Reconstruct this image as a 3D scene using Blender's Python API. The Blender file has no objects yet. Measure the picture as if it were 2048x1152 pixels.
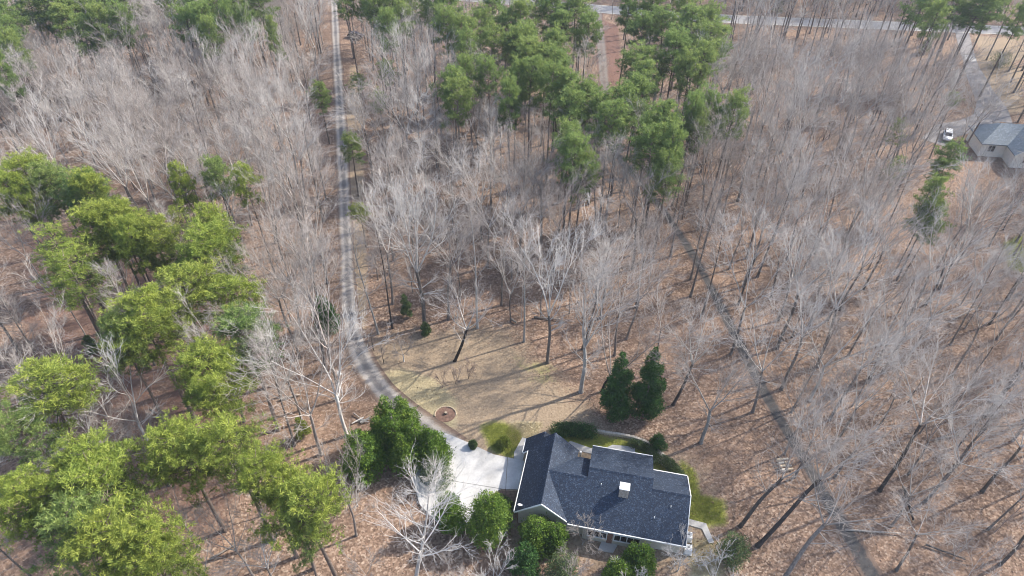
import bpy, bmesh, math, random
import numpy as np
from mathutils import Vector, Matrix

S = bpy.context.scene
C = S.collection
# ------------------------------------------------------------------ camera, sky, sun, exposure
FPX, PITCH, CAMH = 1365.0, math.radians(41.3), 75.0      # focal length in 2048-wide pixels
cd = bpy.data.cameras.new('camera'); cam = bpy.data.objects.new('camera', cd); C.objects.link(cam)
cam.location = (0, 0, CAMH); cam.rotation_euler = (math.pi/2 - PITCH, 0, 0)
cd.sensor_width = 36.0; cd.lens = 36.0*FPX/2048; cd.clip_start = .5; cd.clip_end = 5000
S.camera = cam
SUN_AZ = math.radians(23.0); SUN_EL = math.radians(39.0)  # azimuth from +X towards +Y
sdir = Vector((math.cos(SUN_AZ)*math.cos(SUN_EL), math.sin(SUN_AZ)*math.cos(SUN_EL), math.sin(SUN_EL)))
w = bpy.data.worlds.new('World'); S.world = w; w.use_nodes = True
nt = w.node_tree; bg = nt.nodes['Background']
sky = nt.nodes.new('ShaderNodeTexSky'); sky.sky_type = 'NISHITA'; sky.sun_disc = False
sky.sun_elevation = SUN_EL; sky.sun_rotation = math.atan2(sdir.x, sdir.y)
sky.altitude = 300; sky.air_density = 1.0; sky.dust_density = 2.0; sky.ozone_density = 1.0
nt.links.new(sky.outputs[0], bg.inputs[0]); bg.inputs[1].default_value = 0.15
sl = bpy.data.lights.new('sun', 'SUN'); sl.energy = 3.4; sl.angle = math.radians(1.0); sl.color = (1.0, .93, .83)
so = bpy.data.objects.new('sun', sl); C.objects.link(so)
so.rotation_euler = sdir.to_track_quat('Z', 'Y').to_euler(); so.location = (100, 60, 120)
S.view_settings.view_transform = 'Standard'; S.view_settings.look = 'None'
S.view_settings.exposure = 1.22; S.view_settings.gamma = 1.0; S.view_settings.use_curve_mapping = False
S.render.engine = 'CYCLES'
S.cycles.max_bounces = 4; S.cycles.diffuse_bounces = 2; S.cycles.transmission_bounces = 2; S.cycles.glossy_bounces = 2; S.cycles.filter_width = 1.05

# ------------------------------------------------------------------ helpers
def px(u, v, z=0.0):
    """point of the place seen at picture point (u,v) at height z"""
    x = (u-1024)/FPX; y = -(v-576)/FPX
    d = (x, math.cos(PITCH)+y*math.sin(PITCH), -math.sin(PITCH)+y*math.cos(PITCH))
    t = (z-CAMH)/d[2]
    return Vector((d[0]*t, d[1]*t, z))
def proj(x, y, z):
    zz = z-CAMH
    zf = y*math.cos(PITCH)-zz*math.sin(PITCH); yu = y*math.sin(PITCH)+zz*math.cos(PITCH)
    return 1024+FPX*x/zf, 576-FPX*yu/zf, zf
def ppm(x, y, z):
    return FPX/proj(x, y, z)[2]
def tag(o, label=None, cat=None, group=None, kind=None):
    if label: o['label'] = label
    if cat: o['category'] = cat
    if group: o['group'] = group
    if kind: o['kind'] = kind
    return o
def empty(name, loc=(0,0,0), rz=0.0, scale=None):
    o = bpy.data.objects.new(name, None); C.objects.link(o)
    o.location = loc; o.rotation_euler = (0,0,rz); o.empty_display_size = .3
    if scale: o.scale = scale
    return o
def link(name, me, parent=None, loc=None, rz=None):
    o = bpy.data.objects.new(name, me); C.objects.link(o)
    if parent: o.parent = parent
    if loc is not None: o.location = loc
    if rz is not None: o.rotation_euler = (0,0,rz)
    return o
def meshpy(name, V, F, mat, smooth=False, tint=None):
    me = bpy.data.meshes.new(name)
    V = np.asarray(V, dtype=np.float32); F = np.asarray(F, dtype=np.int32)
    nv, nf, k = len(V), len(F), F.shape[1]
    me.vertices.add(nv); me.vertices.foreach_set('co', V.ravel())
    me.loops.add(nf*k); me.loops.foreach_set('vertex_index', F.ravel())
    me.polygons.add(nf); me.polygons.foreach_set('loop_start', np.arange(0, nf*k, k, dtype=np.int32))
    me.polygons.foreach_set('loop_total', np.full(nf, k, dtype=np.int32))
    if tint is not None:
        a = me.attributes.new('tint', 'FLOAT', 'POINT'); a.data.foreach_set('value', np.asarray(tint, dtype=np.float32))
    me.update(calc_edges=True); me.validate()
    if smooth: me.polygons.foreach_set('use_smooth', np.ones(nf, dtype=bool))
    for m in (mat if isinstance(mat, (list, tuple)) else [mat]): me.materials.append(m)
    return me
class MB:
    def __init__(s): s.bm = bmesh.new()
    def box(s, x0, x1, y0, y1, z0, z1, bev=0.0):
        vs = [s.bm.verts.new(p) for p in ((x0,y0,z0),(x1,y0,z0),(x1,y1,z0),(x0,y1,z0),(x0,y0,z1),(x1,y0,z1),(x1,y1,z1),(x0,y1,z1))]
        fs = [s.bm.faces.new([vs[i] for i in f]) for f in ((3,2,1,0),(4,5,6,7),(0,1,5,4),(1,2,6,5),(2,3,7,6),(3,0,4,7))]
        if bev:
            bmesh.ops.bevel(s.bm, geom=list({e for f in fs for e in f.edges}), offset=bev, segments=1, affect='EDGES')
        return s
    def prism(s, pts, dz):
        """closed solid from a 3D outline pushed by the vector dz"""
        dz = Vector(dz)
        a = [s.bm.verts.new(p) for p in pts]; b = [s.bm.verts.new(Vector(p)+dz) for p in pts]
        n = len(pts)
        s.bm.faces.new(a); s.bm.faces.new(b[::-1])
        for i in range(n): s.bm.faces.new((a[i], b[i], b[(i+1)%n], a[(i+1)%n]))
        return s
    def tube(s, pts, radii, k=8, cap=True):
        rings = []
        for i, p in enumerate(pts):
            p = Vector(p)
            d = (Vector(pts[min(i+1,len(pts)-1)])-Vector(pts[max(i-1,0)])).normalized()
            a = d.orthogonal().normalized(); b = d.cross(a)
            rings.append([s.bm.verts.new(p+(a*math.cos(t)+b*math.sin(t))*radii[i]) for t in [2*math.pi*j/k for j in range(k)]])
        for r0, r1 in zip(rings, rings[1:]):
            for j in range(k): s.bm.faces.new((r0[j], r0[(j+1)%k], r1[(j+1)%k], r1[j]))
        if cap: s.bm.faces.new(rings[0][::-1]); s.bm.faces.new(rings[-1])
        return s
    def mesh(s, name, mat, smooth=False):
        bmesh.ops.recalc_face_normals(s.bm, faces=s.bm.faces)
        me = bpy.data.meshes.new(name); s.bm.to_mesh(me); s.bm.free()
        for m in (mat if isinstance(mat, (list, tuple)) else [mat]): me.materials.append(m)
        if smooth: me.polygons.foreach_set('use_smooth', [True]*len(me.polygons))
        return me
    def obj(s, name, mat, parent=None, smooth=False):
        return link(name, s.mesh(name, mat, smooth), parent)

# ------------------------------------------------------------------ materials
def newmat(name):
    m = bpy.data.materials.new(name); m.use_nodes = True
    n = m.node_tree.nodes; l = m.node_tree.links
    b = n['Principled BSDF']; b.inputs['Roughness'].default_value = .85
    b.inputs['Specular IOR Level'].default_value = .25
    return m, n, l, b
def ramp(n, l, src, stops):
    r = n.new('ShaderNodeValToRGB'); e = r.color_ramp.elements
    while len(e) < len(stops): e.new(.5)
    for el, (p, c) in zip(e, stops): el.position = p; el.color = (*c, 1)
    l.new(src, r.inputs[0]); return r.outputs[0]
def noise(n, l, scale, detail=4, vec=None, rough=.55):
    t = n.new('ShaderNodeTexNoise'); t.inputs['Scale'].default_value = scale; t.inputs['Detail'].default_value = detail
    t.inputs['Roughness'].default_value = rough
    if vec is not None: l.new(vec, t.inputs['Vector'])
    return t.outputs[0]
def mixc(n, l, fac, a, b, mode='MIX'):
    m = n.new('ShaderNodeMix'); m.data_type = 'RGBA'; m.blend_type = mode
    for i, v in ((0, fac), (6, a), (7, b)):
        if isinstance(v, (int, float)): m.inputs[i].default_value = v
        elif isinstance(v, tuple): m.inputs[i].default_value = (*v, 1)
        else: l.new(v, m.inputs[i])
    return m.outputs[2]
def math_(n, l, op, a, b=None, clamp=False):
    m = n.new('ShaderNodeMath'); m.operation = op; m.use_clamp = clamp
    for i, v in ((0, a), (1, b)):
        if v is None: continue
        if isinstance(v, (int, float)): m.inputs[i].default_value = v
        else: l.new(v, m.inputs[i])
    return m.outputs[0]
def bump(n, l, b, h, strength=.5, dist=.05):
    x = n.new('ShaderNodeBump'); x.inputs['Strength'].default_value = strength; x.inputs['Distance'].default_value = dist
    l.new(h, x.inputs['Height']); l.new(x.outputs[0], b.inputs['Normal'])
def gpos(n):
    return n.new('ShaderNodeNewGeometry').outputs['Position']
def opos(n):
    return n.new('ShaderNodeTexCoord').outputs['Object']
def simple(name, col, var=.15, scale=3.0, rough=.85, spec=.25, metal=0.0, world=False):
    m, n, l, b = newmat(name)
    s = noise(n, l, scale, 5, gpos(n) if world else opos(n))
    c0 = tuple(max(0, c*(1-var)) for c in col); c1 = tuple(min(1, c*(1+var)) for c in col)
    l.new(ramp(n, l, s, [(.3, c0), (.7, c1)]), b.inputs['Base Color'])
    b.inputs['Roughness'].default_value = rough; b.inputs['Specular IOR Level'].default_value = spec
    b.inputs['Metallic'].default_value = metal
    return m
def bark_mat(name, c0, c1, sc=6.0):
    m, n, l, b = newmat(name)
    mp = n.new('ShaderNodeMapping'); mp.inputs['Scale'].default_value = (1, 1, .18); l.new(opos(n), mp.inputs[0])
    s = noise(n, l, sc, 5, mp.outputs[0], .65)
    oi = n.new('ShaderNodeObjectInfo')
    col = ramp(n, l, s, [(.3, c0), (.7, c1)])
    v = math_(n, l, 'MULTIPLY_ADD', oi.outputs['Random'], .8); m_ = v.node; m_.inputs[2].default_value = .45
    x = n.new('ShaderNodeVectorMath'); x.operation = 'SCALE'; l.new(col, x.inputs[0]); l.new(v, x.inputs['Scale'])
    l.new(x.outputs[0], b.inputs['Base Color']); bump(n, l, b, s, .6, .04)
    return m
def leaf_mat(name, cols, rnd, trans=.35):
    """cols: dark..light over per-leaf tint; rnd: colour each whole plant is pulled towards at random"""
    m, n, l, b = newmat(name)
    at = n.new('ShaderNodeAttribute'); at.attribute_name = 'tint'
    oi = n.new('ShaderNodeObjectInfo')
    col = ramp(n, l, at.outputs['Fac'], [(i/(len(cols)-1), c) for i, c in enumerate(cols)])
    f = math_(n, l, 'MULTIPLY', oi.outputs['Random'], .75)
    col = mixc(n, l, f, col, mixc(n, l, 1.0, col, rnd, 'MULTIPLY'))
    l.new(col, b.inputs['Base Color']); b.inputs['Roughness'].default_value = .6
    t = n.new('ShaderNodeBsdfTranslucent'); l.new(col, t.inputs[0])
    mx = n.new('ShaderNodeMixShader'); mx.inputs[0].default_value = trans
    l.new(b.outputs[0], mx.inputs[1]); l.new(t.outputs[0], mx.inputs[2])
    l.new(mx.outputs[0], n['Material Output'].inputs['Surface'])
    return m
M = {}
M['bark'] = bark_mat('bark_grey_brown', (.10,.085,.075), (.30,.26,.235))
M['bark_pale'] = bark_mat('bark_pale', (.30,.28,.26), (.62,.60,.57))
M['bark_dark'] = bark_mat('bark_dark', (.035,.03,.028), (.12,.10,.09))
M['bark_pine'] = bark_mat('bark_pine', (.10,.075,.062), (.25,.20,.17), 9)
def twig_mat(name, c0, c1):
    m, n, l, b = newmat(name)
    oi = n.new('ShaderNodeObjectInfo')
    col = mixc(n, l, oi.outputs['Random'], c0, c1)
    s = noise(n, l, 1.2, 3, opos(n))
    v = ramp(n, l, s, [(.3, (.75,.75,.75)), (.7, (1.15,1.12,1.1))])
    l.new(mixc(n, l, 1.0, col, v, 'MULTIPLY'), b.inputs['Base Color'])
    return m
M['twig'] = twig_mat('twigs_grey', (.30,.262,.238), (.56,.53,.50))
M['twig_white'] = twig_mat('twigs_white', (.50,.475,.45), (.63,.605,.58))
M['twig_brown'] = twig_mat('twigs_brown', (.24,.17,.15), (.36,.30,.27))
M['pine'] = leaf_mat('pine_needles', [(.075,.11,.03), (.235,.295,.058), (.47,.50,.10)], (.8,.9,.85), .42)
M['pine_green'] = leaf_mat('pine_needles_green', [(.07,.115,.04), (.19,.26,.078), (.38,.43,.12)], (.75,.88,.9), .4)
M['cedar'] = leaf_mat('cedar_leaves', [(.022,.052,.016), (.055,.13,.032), (.14,.25,.05)], (.9,.95,.85), .2)
M['evergreen'] = leaf_mat('evergreen_leaves', [(.05,.10,.02), (.15,.24,.035), (.34,.41,.055)], (.8,.9,.8), .3)
M['shrub'] = leaf_mat('shrub_leaves', [(.05,.085,.04), (.13,.18,.07), (.22,.26,.10)], (.8,.9,.8), .3)
M['grass'] = leaf_mat('grass_blades', [(.13,.16,.03), (.23,.265,.045), (.34,.36,.08)], (.9,.95,.9), .3)
M['straw'] = leaf_mat('straw_blades', [(.25,.19,.10), (.36,.29,.16), (.46,.39,.22)], (.9,.9,.9), .2)
M['litter'] = leaf_mat('dead_leaves', [(.14,.075,.05), (.29,.17,.12), (.46,.33,.25)], (1,1,1), .1)

def ground_mat():
    m, n, l, b = newmat('leaf_strewn_ground')
    P = gpos(n)
    big = noise(n, l, .045, 4, P); mid = noise(n, l, .35, 5, P, .6); fine = noise(n, l, 3.2, 4, P, .7)
    vor = n.new('ShaderNodeTexVoronoi'); vor.inputs['Scale'].default_value = 4.5; l.new(P, vor.inputs['Vector'])
    hs = n.new('ShaderNodeSeparateColor'); l.new(vor.outputs['Color'], hs.inputs[0])
    litter = ramp(n, l, hs.outputs[0], [(0, (.100,.064,.045)), (.45, (.205,.138,.098)), (.8, (.295,.205,.148)), (1, (.42,.325,.25))])
    litter = mixc(n, l, math_(n, l, 'MULTIPLY', ramp(n, l, big, [(.35,(0,0,0)),(.65,(1,1,1))]), .5), litter, (.245,.16,.112))
    litter = mixc(n, l, .55, litter, ramp(n, l, fine, [(.3,(.62,.60,.58)),(.7,(1.2,1.2,1.2))]), 'MULTIPLY')
    litter = mixc(n, l, .8, litter, ramp(n, l, noise(n, l, .16, 5, P, .65), [(.32,(.66,.64,.63)),(.5,(1,1,1)),(.68,(1.2,1.18,1.15))]), 'MULTIPLY')
    A = n.new('ShaderNodeAttribute'); A.attribute_name = 'zone_a'
    sa = n.new('ShaderNodeSeparateColor'); l.new(A.outputs['Color'], sa.inputs[0])
    edge = math_(n, l, 'ADD', math_(n, l, 'MULTIPLY', mid, 1.0), math_(n, l, 'MULTIPLY', fine, .6))
    def wgt(src):
        x = math_(n, l, 'ADD', math_(n, l, 'MULTIPLY', src, 2.0), math_(n, l, 'SUBTRACT', edge, 1.3))
        return math_(n, l, 'MULTIPLY', x, 1.8, True)
    dry = ramp(n, l, fine, [(.25,(.195,.142,.092)), (.55,(.30,.228,.155)), (.8,(.40,.32,.23))])
    straw = ramp(n, l, fine, [(.25,(.31,.25,.145)), (.6,(.43,.36,.22)), (.8,(.52,.46,.30))])
    moss = ramp(n, l, fine, [(.25,(.14,.15,.035)), (.6,(.245,.255,.05)), (.8,(.34,.34,.085))])
    red = ramp(n, l, fine, [(.25,(.10,.055,.042)), (.6,(.175,.10,.076)), (.8,(.24,.145,.11))])
    col = mixc(n, l, wgt(sa.outputs[0]), litter, dry)
    col = mixc(n, l, wgt(sa.outputs[1]), col, straw)
    col = mixc(n, l, wgt(sa.outputs[2]), col, moss)
    A2 = n.new('ShaderNodeAttribute'); A2.attribute_name = 'zone_b'
    sb = n.new('ShaderNodeSeparateColor'); l.new(A2.outputs['Color'], sb.inputs[0])
    col = mixc(n, l, wgt(sb.outputs[0]), col, red)
    l.new(col, b.inputs['Base Color']); b.inputs['Roughness'].default_value = .95
    bump(n, l, b, math_(n, l, 'ADD', fine, hs.outputs[1]), .5, .08)
    return m
M['ground'] = ground_mat()
def lane_mat(name, stops, wear):
    m, n, l, b = newmat(name)
    P = gpos(n); uv = n.new('ShaderNodeUVMap'); sp = n.new('ShaderNodeSeparateXYZ'); l.new(uv.outputs[0], sp.inputs[0])
    c = math_(n, l, 'ABSOLUTE', math_(n, l, 'SUBTRACT', sp.outputs[0], .5))       # 0 middle .. .5 edge
    for sc_, am in ((.5, .20), (3.0, .22)):
        c = math_(n, l, 'ADD', c, math_(n, l, 'MULTIPLY', math_(n, l, 'SUBTRACT', noise(n, l, sc_, 4, P, .65), .5), am))
    fine = noise(n, l, 5, 5, P, .7); mid = noise(n, l, .5, 4, P)
    base = ramp(n, l, c, stops)
    base = mixc(n, l, .7, base, ramp(n, l, fine, [(.3,(.65,.64,.63)),(.7,(1.2,1.2,1.2))]), 'MULTIPLY')
    base = mixc(n, l, .6, base, ramp(n, l, mid, [(.3,(.75,.75,.76)),(.7,(1.15,1.14,1.12))]), 'MULTIPLY')
    lv = ramp(n, l, noise(n, l, .9, 6, P, .75), [(wear,(0,0,0)),(wear+.1,(1,1,1))])
    base = mixc(n, l, math_(n, l, 'MULTIPLY', lv, .75), base, (.19,.13,.10))
    l.new(base, b.inputs['Base Color']); bump(n, l, b, fine, .4, .03)
    return m
M['gravel'] = lane_mat('worn_gravel_lane', [(0,(.19,.175,.165)), (.09,(.22,.205,.195)), (.20,(.38,.35,.32)), (.30,(.35,.315,.28)), (.38,(.24,.185,.145)), (.46,(.18,.125,.095))], .66)
M['asphalt_path'] = lane_mat('old_asphalt', [(0,(.085,.08,.077)), (.2,(.075,.07,.068)), (.30,(.09,.08,.074)), (.37,(.16,.115,.09)), (.45,(.18,.125,.095))], .56)
M['dirt_lane'] = lane_mat('leafy_dirt_lane', [(0,(.17,.135,.115)), (.2,(.20,.175,.155)), (.32,(.19,.16,.14)), (.40,(.17,.11,.085)), (.46,(.17,.105,.08))], .58)
M['road'] = simple('pale_asphalt', (.30,.29,.285), .12, .8, world=True)
M['red_lane'] = simple('grey_lane', (.22,.205,.20), .25, .8, world=True)
M['line'] = simple('road_paint', (.62,.60,.5), .1, 2, world=True)
def concrete(name, lo, hi):
    m, n, l, b = newmat(name); P = gpos(n)
    s = noise(n, l, .22, 5, P, .6); f = noise(n, l, 4, 5, P, .65)
    c = ramp(n, l, s, [(.32, lo), (.62, hi)])
    l.new(mixc(n, l, .5, c, ramp(n, l, f, [(.3,(.8,.8,.8)),(.7,(1.08,1.08,1.08))]), 'MULTIPLY'), b.inputs['Base Color'])
    return m
M['concrete'] = concrete('pale_concrete', (.36,.35,.335), (.56,.55,.535))
M['walk'] = concrete('walk_concrete', (.34,.325,.30), (.48,.465,.44))
def shingle_mat(name, c0, c1, fleck):
    m, n, l, b = newmat(name); P = opos(n)
    mp = n.new('ShaderNodeMapping'); mp.inputs['Scale'].default_value = (1,1,1); l.new(P, mp.inputs[0])
    v = n.new('ShaderNodeTexVoronoi'); v.inputs['Scale'].default_value = 8.5; l.new(mp.outputs[0], v.inputs['Vector'])
    sp = n.new('ShaderNodeSeparateColor'); l.new(v.outputs['Color'], sp.inputs[0])
    f = noise(n, l, 9, 4, P, .7); big = noise(n, l, .5, 4, P)
    c = ramp(n, l, sp.outputs[0], [(0,c0),(.72,c1),(.88,tuple(x*1.6 for x in c1)),(.96,fleck)])
    c = mixc(n, l, .35, c, ramp(n, l, f, [(.3,(.6,.6,.6)),(.7,(1.3,1.3,1.3))]), 'MULTIPLY')
    c = mixc(n, l, .5, c, ramp(n, l, big, [(.3,(.8,.8,.8)),(.7,(1.15,1.15,1.15))]), 'MULTIPLY')
    l.new(c, b.inputs['Base Color']); b.inputs['Roughness'].default_value = .75; b.inputs['Specular IOR Level'].default_value = .4
    bump(n, l, b, math_(n, l, 'ADD', sp.outputs[0], f), .5, .03)
    return m
M['shingle'] = shingle_mat('blue_black_shingles', (.010,.018,.036), (.018,.031,.056), (.06,.08,.115))
M['shingle_far'] = shingle_mat('slate_blue_shingles', (.15,.18,.205), (.20,.235,.26), (.28,.30,.31))
M['siding'] = simple('beige_siding', (.52,.48,.40), .06, 2)
M['siding_far'] = simple('cream_siding', (.80,.76,.69), .06, 2)
M['trim'] = simple('white_trim', (.74,.73,.70), .05, 4)
M['brick'] = simple('brown_brick', (.23,.12,.085), .45, 5)
M['chimney'] = simple('stained_chimney_stone', (.36,.31,.27), .4, 4)
M['metal_white'] = simple('white_metal', (.78,.78,.77), .05, 4, .4, .5)
M['metal_grey'] = simple('grey_metal', (.42,.43,.44), .15, 4, .45, .5)
M['stone'] = simple('pale_field_stone', (.50,.45,.38), .25, 3, world=True)
M['mulch'] = simple('red_mulch', (.19,.115,.085), .35, 3, world=True)
M['soil'] = simple('bark_mulch', (.13,.085,.06), .4, 3, world=True)
M['log'] = bark_mat('weathered_log', (.16,.13,.11), (.40,.35,.30))
M['cut_wood'] = simple('cut_wood', (.50,.40,.28), .2, 6)
M['rubber'] = simple('tyre_rubber', (.02,.02,.02), .2, 6)
M['car_white'] = simple('white_car_paint', (.75,.76,.77), .02, 2, .25, .5)
M['car_dark'] = simple('dark_maroon_car_paint', (.03,.012,.018), .1, 2, .25, .5)
def glass_mat():
    m, n, l, b = newmat('dark_window_glass')
    b.inputs['Base Color'].default_value = (.012,.014,.02,1); b.inputs['Roughness'].default_value = .06
    b.inputs['Specular IOR Level'].default_value = .6
    return m
M['glass'] = glass_mat()

# ------------------------------------------------------------------ ground with its zones
def poly_sd(X, Y, poly):
    """signed distance (inside positive) from points to a polygon"""
    d = np.full(X.shape, 1e9); inside = np.zeros(X.shape, bool); n = len(poly)
    for i in range(n):
        x0, y0 = poly[i]; x1, y1 = poly[(i+1) % n]
        ex, ey = x1-x0, y1-y0; t = np.clip(((X-x0)*ex+(Y-y0)*ey)/(ex*ex+ey*ey+1e-9), 0, 1)
        d = np.minimum(d, np.hypot(X-x0-t*ex, Y-y0-t*ey))
        cond = ((y0 > Y) != (y1 > Y)) & (X < (x1-x0)*(Y-y0)/((y1-y0) if abs(y1-y0) > 1e-9 else 1e-9)+x0)
        inside ^= cond
    return np.where(inside, d, -d)
def PW(pts): return [tuple(px(*p)[:2]) for p in pts]
clearing = PW([(705,735),(715,690),(760,668),(860,657),(960,648),(1015,650),(1065,700),(1105,730),(1165,788),(1215,850),(1330,885),
               (1405,935),(1440,1010),(1440,1150),(1290,1150),(1020,1100),(900,900),(820,830),(745,765)])
straw_zone = PW([(765,752),(800,740),(860,760),(905,800),(905,850),(880,872),(850,856),(800,800)])
straw2 = PW([(1020,845),(1085,845),(1070,880),(1035,895),(1010,880)])
straw3 = PW([(1375,1085),(1425,1075),(1450,1150),(1385,1150)])
moss_zones = [PW(z) for z in ([(965,855),(1000,845),(1035,862),(1045,885),(1020,915),(985,895)],
              [(1108,862),(1180,868),(1250,880),(1310,905),(1330,935),(1370,960),(1310,945),(1240,905),(1165,892),(1130,880)],
              [(1365,925),(1385,940),(1400,990),(1445,1005),(1448,1045),(1410,1048),(1372,1040),(1375,960)],
              [(2012,485),(2060,465),(2060,545),(2022,535)])]
lawn_soft = PW([(1030,690),(1110,690),(1165,770),(1120,800),(1050,790),(990,740)])
verge = PW([(700,130),(720,130),(728,420),(735,560),(730,660),(712,680),(706,560),(700,420),(692,240)])
red_zone = PW([(1205,40),(1235,50),(1240,170),(1225,185),(1212,170)])
yard_tr = PW([(1950,72),(2060,78),(2060,110),(2000,130),(1965,110)])
yard_tr2 = PW([(1880,110),(1925,90),(1975,230),(2060,230),(2060,140),(1960,105)])
pine_floor = PW([(0,430),(260,420),(500,560),(560,760),(520,1000),(420,1150),(0,1150)])
gx = np.unique(np.concatenate([np.linspace(-1500,-260,14), np.linspace(-240,-90,61), np.linspace(-90,90,226), np.linspace(90,240,61), np.linspace(260,1500,14)]))
gy = np.unique(np.concatenate([np.linspace(-900,0,12), np.linspace(15,30,6), np.linspace(30,130,126), np.linspace(131,260,66), np.linspace(280,2200,20)]))
GX, GY = np.meshgrid(gx, gy)
def sm(d, f): return np.clip(.5+.5*d/f, 0, 1)
dry = np.maximum(.80*sm(poly_sd(GX,GY,clearing)-1.0, 5.5), .8*sm(poly_sd(GX,GY,verge), 1.0))
dry = np.maximum(dry, np.maximum(.9*sm(poly_sd(GX,GY,yard_tr), 2), .65*sm(poly_sd(GX,GY,yard_tr2), 4)))
straw = np.maximum.reduce([sm(poly_sd(GX,GY,straw_zone), 2), .9*sm(poly_sd(GX,GY,straw2), 1), .9*sm(poly_sd(GX,GY,straw3), 1)])
moss = np.maximum.reduce([1.0*sm(poly_sd(GX,GY,z), 1.4) for z in moss_zones]+[.3*sm(poly_sd(GX,GY,lawn_soft), 4)])
red = np.maximum(sm(poly_sd(GX,GY,red_zone), 1.5), .45*sm(poly_sd(GX,GY,pine_floor), 8))
rg = np.random.default_rng(5)
def vnoise(X, Y, sc, seed):
    r = np.random.default_rng(seed); g = r.random((256,256)); u = (X/sc) % 255; v = (Y/sc) % 255
    i = u.astype(int); j = v.astype(int); fu = u-i; fv = v-j; fu = fu*fu*(3-2*fu); fv = fv*fv*(3-2*fv)
    return (g[i,j]*(1-fu)+g[i+1,j]*fu)*(1-fv)+(g[i,j+1]*(1-fu)+g[i+1,j+1]*fu)*fv
flatz = sm(poly_sd(GX,GY,clearing), 6)
GZ = -(.5*vnoise(GX,GY,9,1)+.25*vnoise(GX,GY,3.5,2))*.6*(1-flatz)-.02
GZ = np.where((np.abs(GX) > 250) | (GY > 265), -.3, GZ)
nx, ny = len(gx), len(gy)
I = np.arange(nx*ny).reshape(ny, nx)
F = np.stack([I[:-1,:-1], I[:-1,1:], I[1:,1:], I[1:,:-1]], -1).reshape(-1,4)
# hard surfaces: keep the ground under them level
def strip(center, widths, z):
    """ribbon along a centre line in metres; returns verts, faces, uvs and its outline"""
    P = [Vector((c[0], c[1], 0)) for c in center]; L = []; R = []; D = [0]
    for i, p in enumerate(P):
        t = (P[min(i+1,len(P)-1)]-P[max(i-1,0)]).normalized(); nrm = Vector((-t.y, t.x, 0))
        L.append(p+nrm*widths[i]/2); R.append(p-nrm*widths[i]/2)
        if i: D.append(D[-1]+(p-P[i-1]).length)
    return P, L, R, D
def smooth_line(pts, n):
    P = np.array(pts, float); d = np.r_[0, np.cumsum(np.hypot(*np.diff(P[:, :2], axis=0).T))]
    t = np.linspace(0, d[-1], n); Q = np.stack([np.interp(t, d, P[:, k]) for k in range(P.shape[1])], 1)
    k = max(1, n//40)
    for _ in range(2):
        Q2 = Q.copy()
        for s in range(k, n-k): Q2[s] = Q[s-k:s+k+1].mean(0)
        Q = Q2
    return Q
LINES = {}
def ribbon(name, pts_px, mat, n, z, jag=.12):
    pts = [(*px(u, v)[:2], wd) for u, v, wd in pts_px]
    Q = smooth_line(pts, n); rr = np.random.default_rng(len(name))
    wj = Q[:,2]*(1+jag*(np.interp(np.arange(n), np.arange(0,n+6,6), rr.random(len(np.arange(0,n+6,6))))-.5)*2)
    P, L, R, D = strip(Q, wj, z)
    me = bpy.data.meshes.new(name); bm = bmesh.new(); uvl = bm.loops.layers.uv.new('UVMap'); K = 6
    rows = [[bm.verts.new((*(L[i].lerp(R[i], k/K))[:2], z)) for k in range(K+1)] for i in range(n)]
    for i in range(n-1):
        for k in range(K):
            f = bm.faces.new((rows[i][k+1], rows[i][k], rows[i+1][k], rows[i+1][k+1]))
            for lp, (a, b) in zip(f.loops, ((k+1,i),(k,i),(k,i+1),(k+1,i+1))): lp[uvl].uv = (a/K, D[b]/3)
    bmesh.ops.recalc_face_normals(bm, faces=bm.faces)
    for f in bm.faces:
        if f.normal.z < 0: f.normal_flip()
    bm.to_mesh(me); bm.free(); me.materials.append(mat)
    o = link(name, me); tag(o, kind='structure'); LINES[name] = Q
    return o
drive_px = [(664,-40,2.8),(668,0,2.8),(673,100,2.8),(679,200,2.8),(684,300,2.8),(689,400,2.8),(693,500,2.8),(696,590,2.9),(701,650,3.1),
            (714,705,3.4),(738,750,3.8),(772,792,4.0),(815,832,4.2),(862,868,4.6),(905,902,5.0)]
path_px = [(1200,270,1.7),(1255,335,1.9),(1330,425,1.9),(1390,515,2.0),(1440,610,2.0),(1490,710,2.1),(1545,815,2.1),(1600,905,2.1),(1660,1010,2.1),(1720,1110,2.1),(1800,1240,2.1)]
road_px = [(300,-60,7),(700,-22,7),(1000,0,7),(1200,18,7),(1450,38,7),(1700,48,7),(2048,62,7),(2300,76,7)]
red_px = [(1195,22,3.0),(1199,60,3.0),(1204,110,2.8),(1208,160,2.6),(1213,190,2.4)]
nbr_px = [(1922,55,3.6),(1930,90,3.6),(1942,130,3.8),(1962,175,4.6),(1985,215,6.5),(1985,240,8)]
nbr2_px = [(1985,232,6),(1940,250,6),(1890,262,5.5),(1865,285,4.5)]
ribbon('drive', drive_px, M['gravel'], 150, .012)
ribbon('path', path_px, M['asphalt_path'], 90, .012, .25)
ribbon('road', road_px, M['road'], 60, .016, .02)
ribbon('side_lane', red_px, M['dirt_lane'], 30, .012, .2)
ribbon('neighbour_driveway', nbr_px, M['red_lane'], 40, .020, .1)
ribbon('neighbour_turning_area', nbr2_px, M['red_lane'], 30, .024, .2)
for off in (-3.1, 3.1):
    Q = LINES['road']; P, L, R, D = strip(Q, np.full(len(Q), abs(2*off)), 0)
    ed = L if off > 0 else R
    mb = MB(); 
    for a, b in zip(ed, ed[1:]):
        t = (b-a).normalized(); nn = Vector((-t.y, t.x, 0))*.09
        mb.bm.faces.new([mb.bm.verts.new((*(q)[:2], .022)) for q in (a-nn, a+nn, b+nn, b-nn)])
    tag(mb.obj('road_marking', M['line']), kind='structure')
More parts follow.
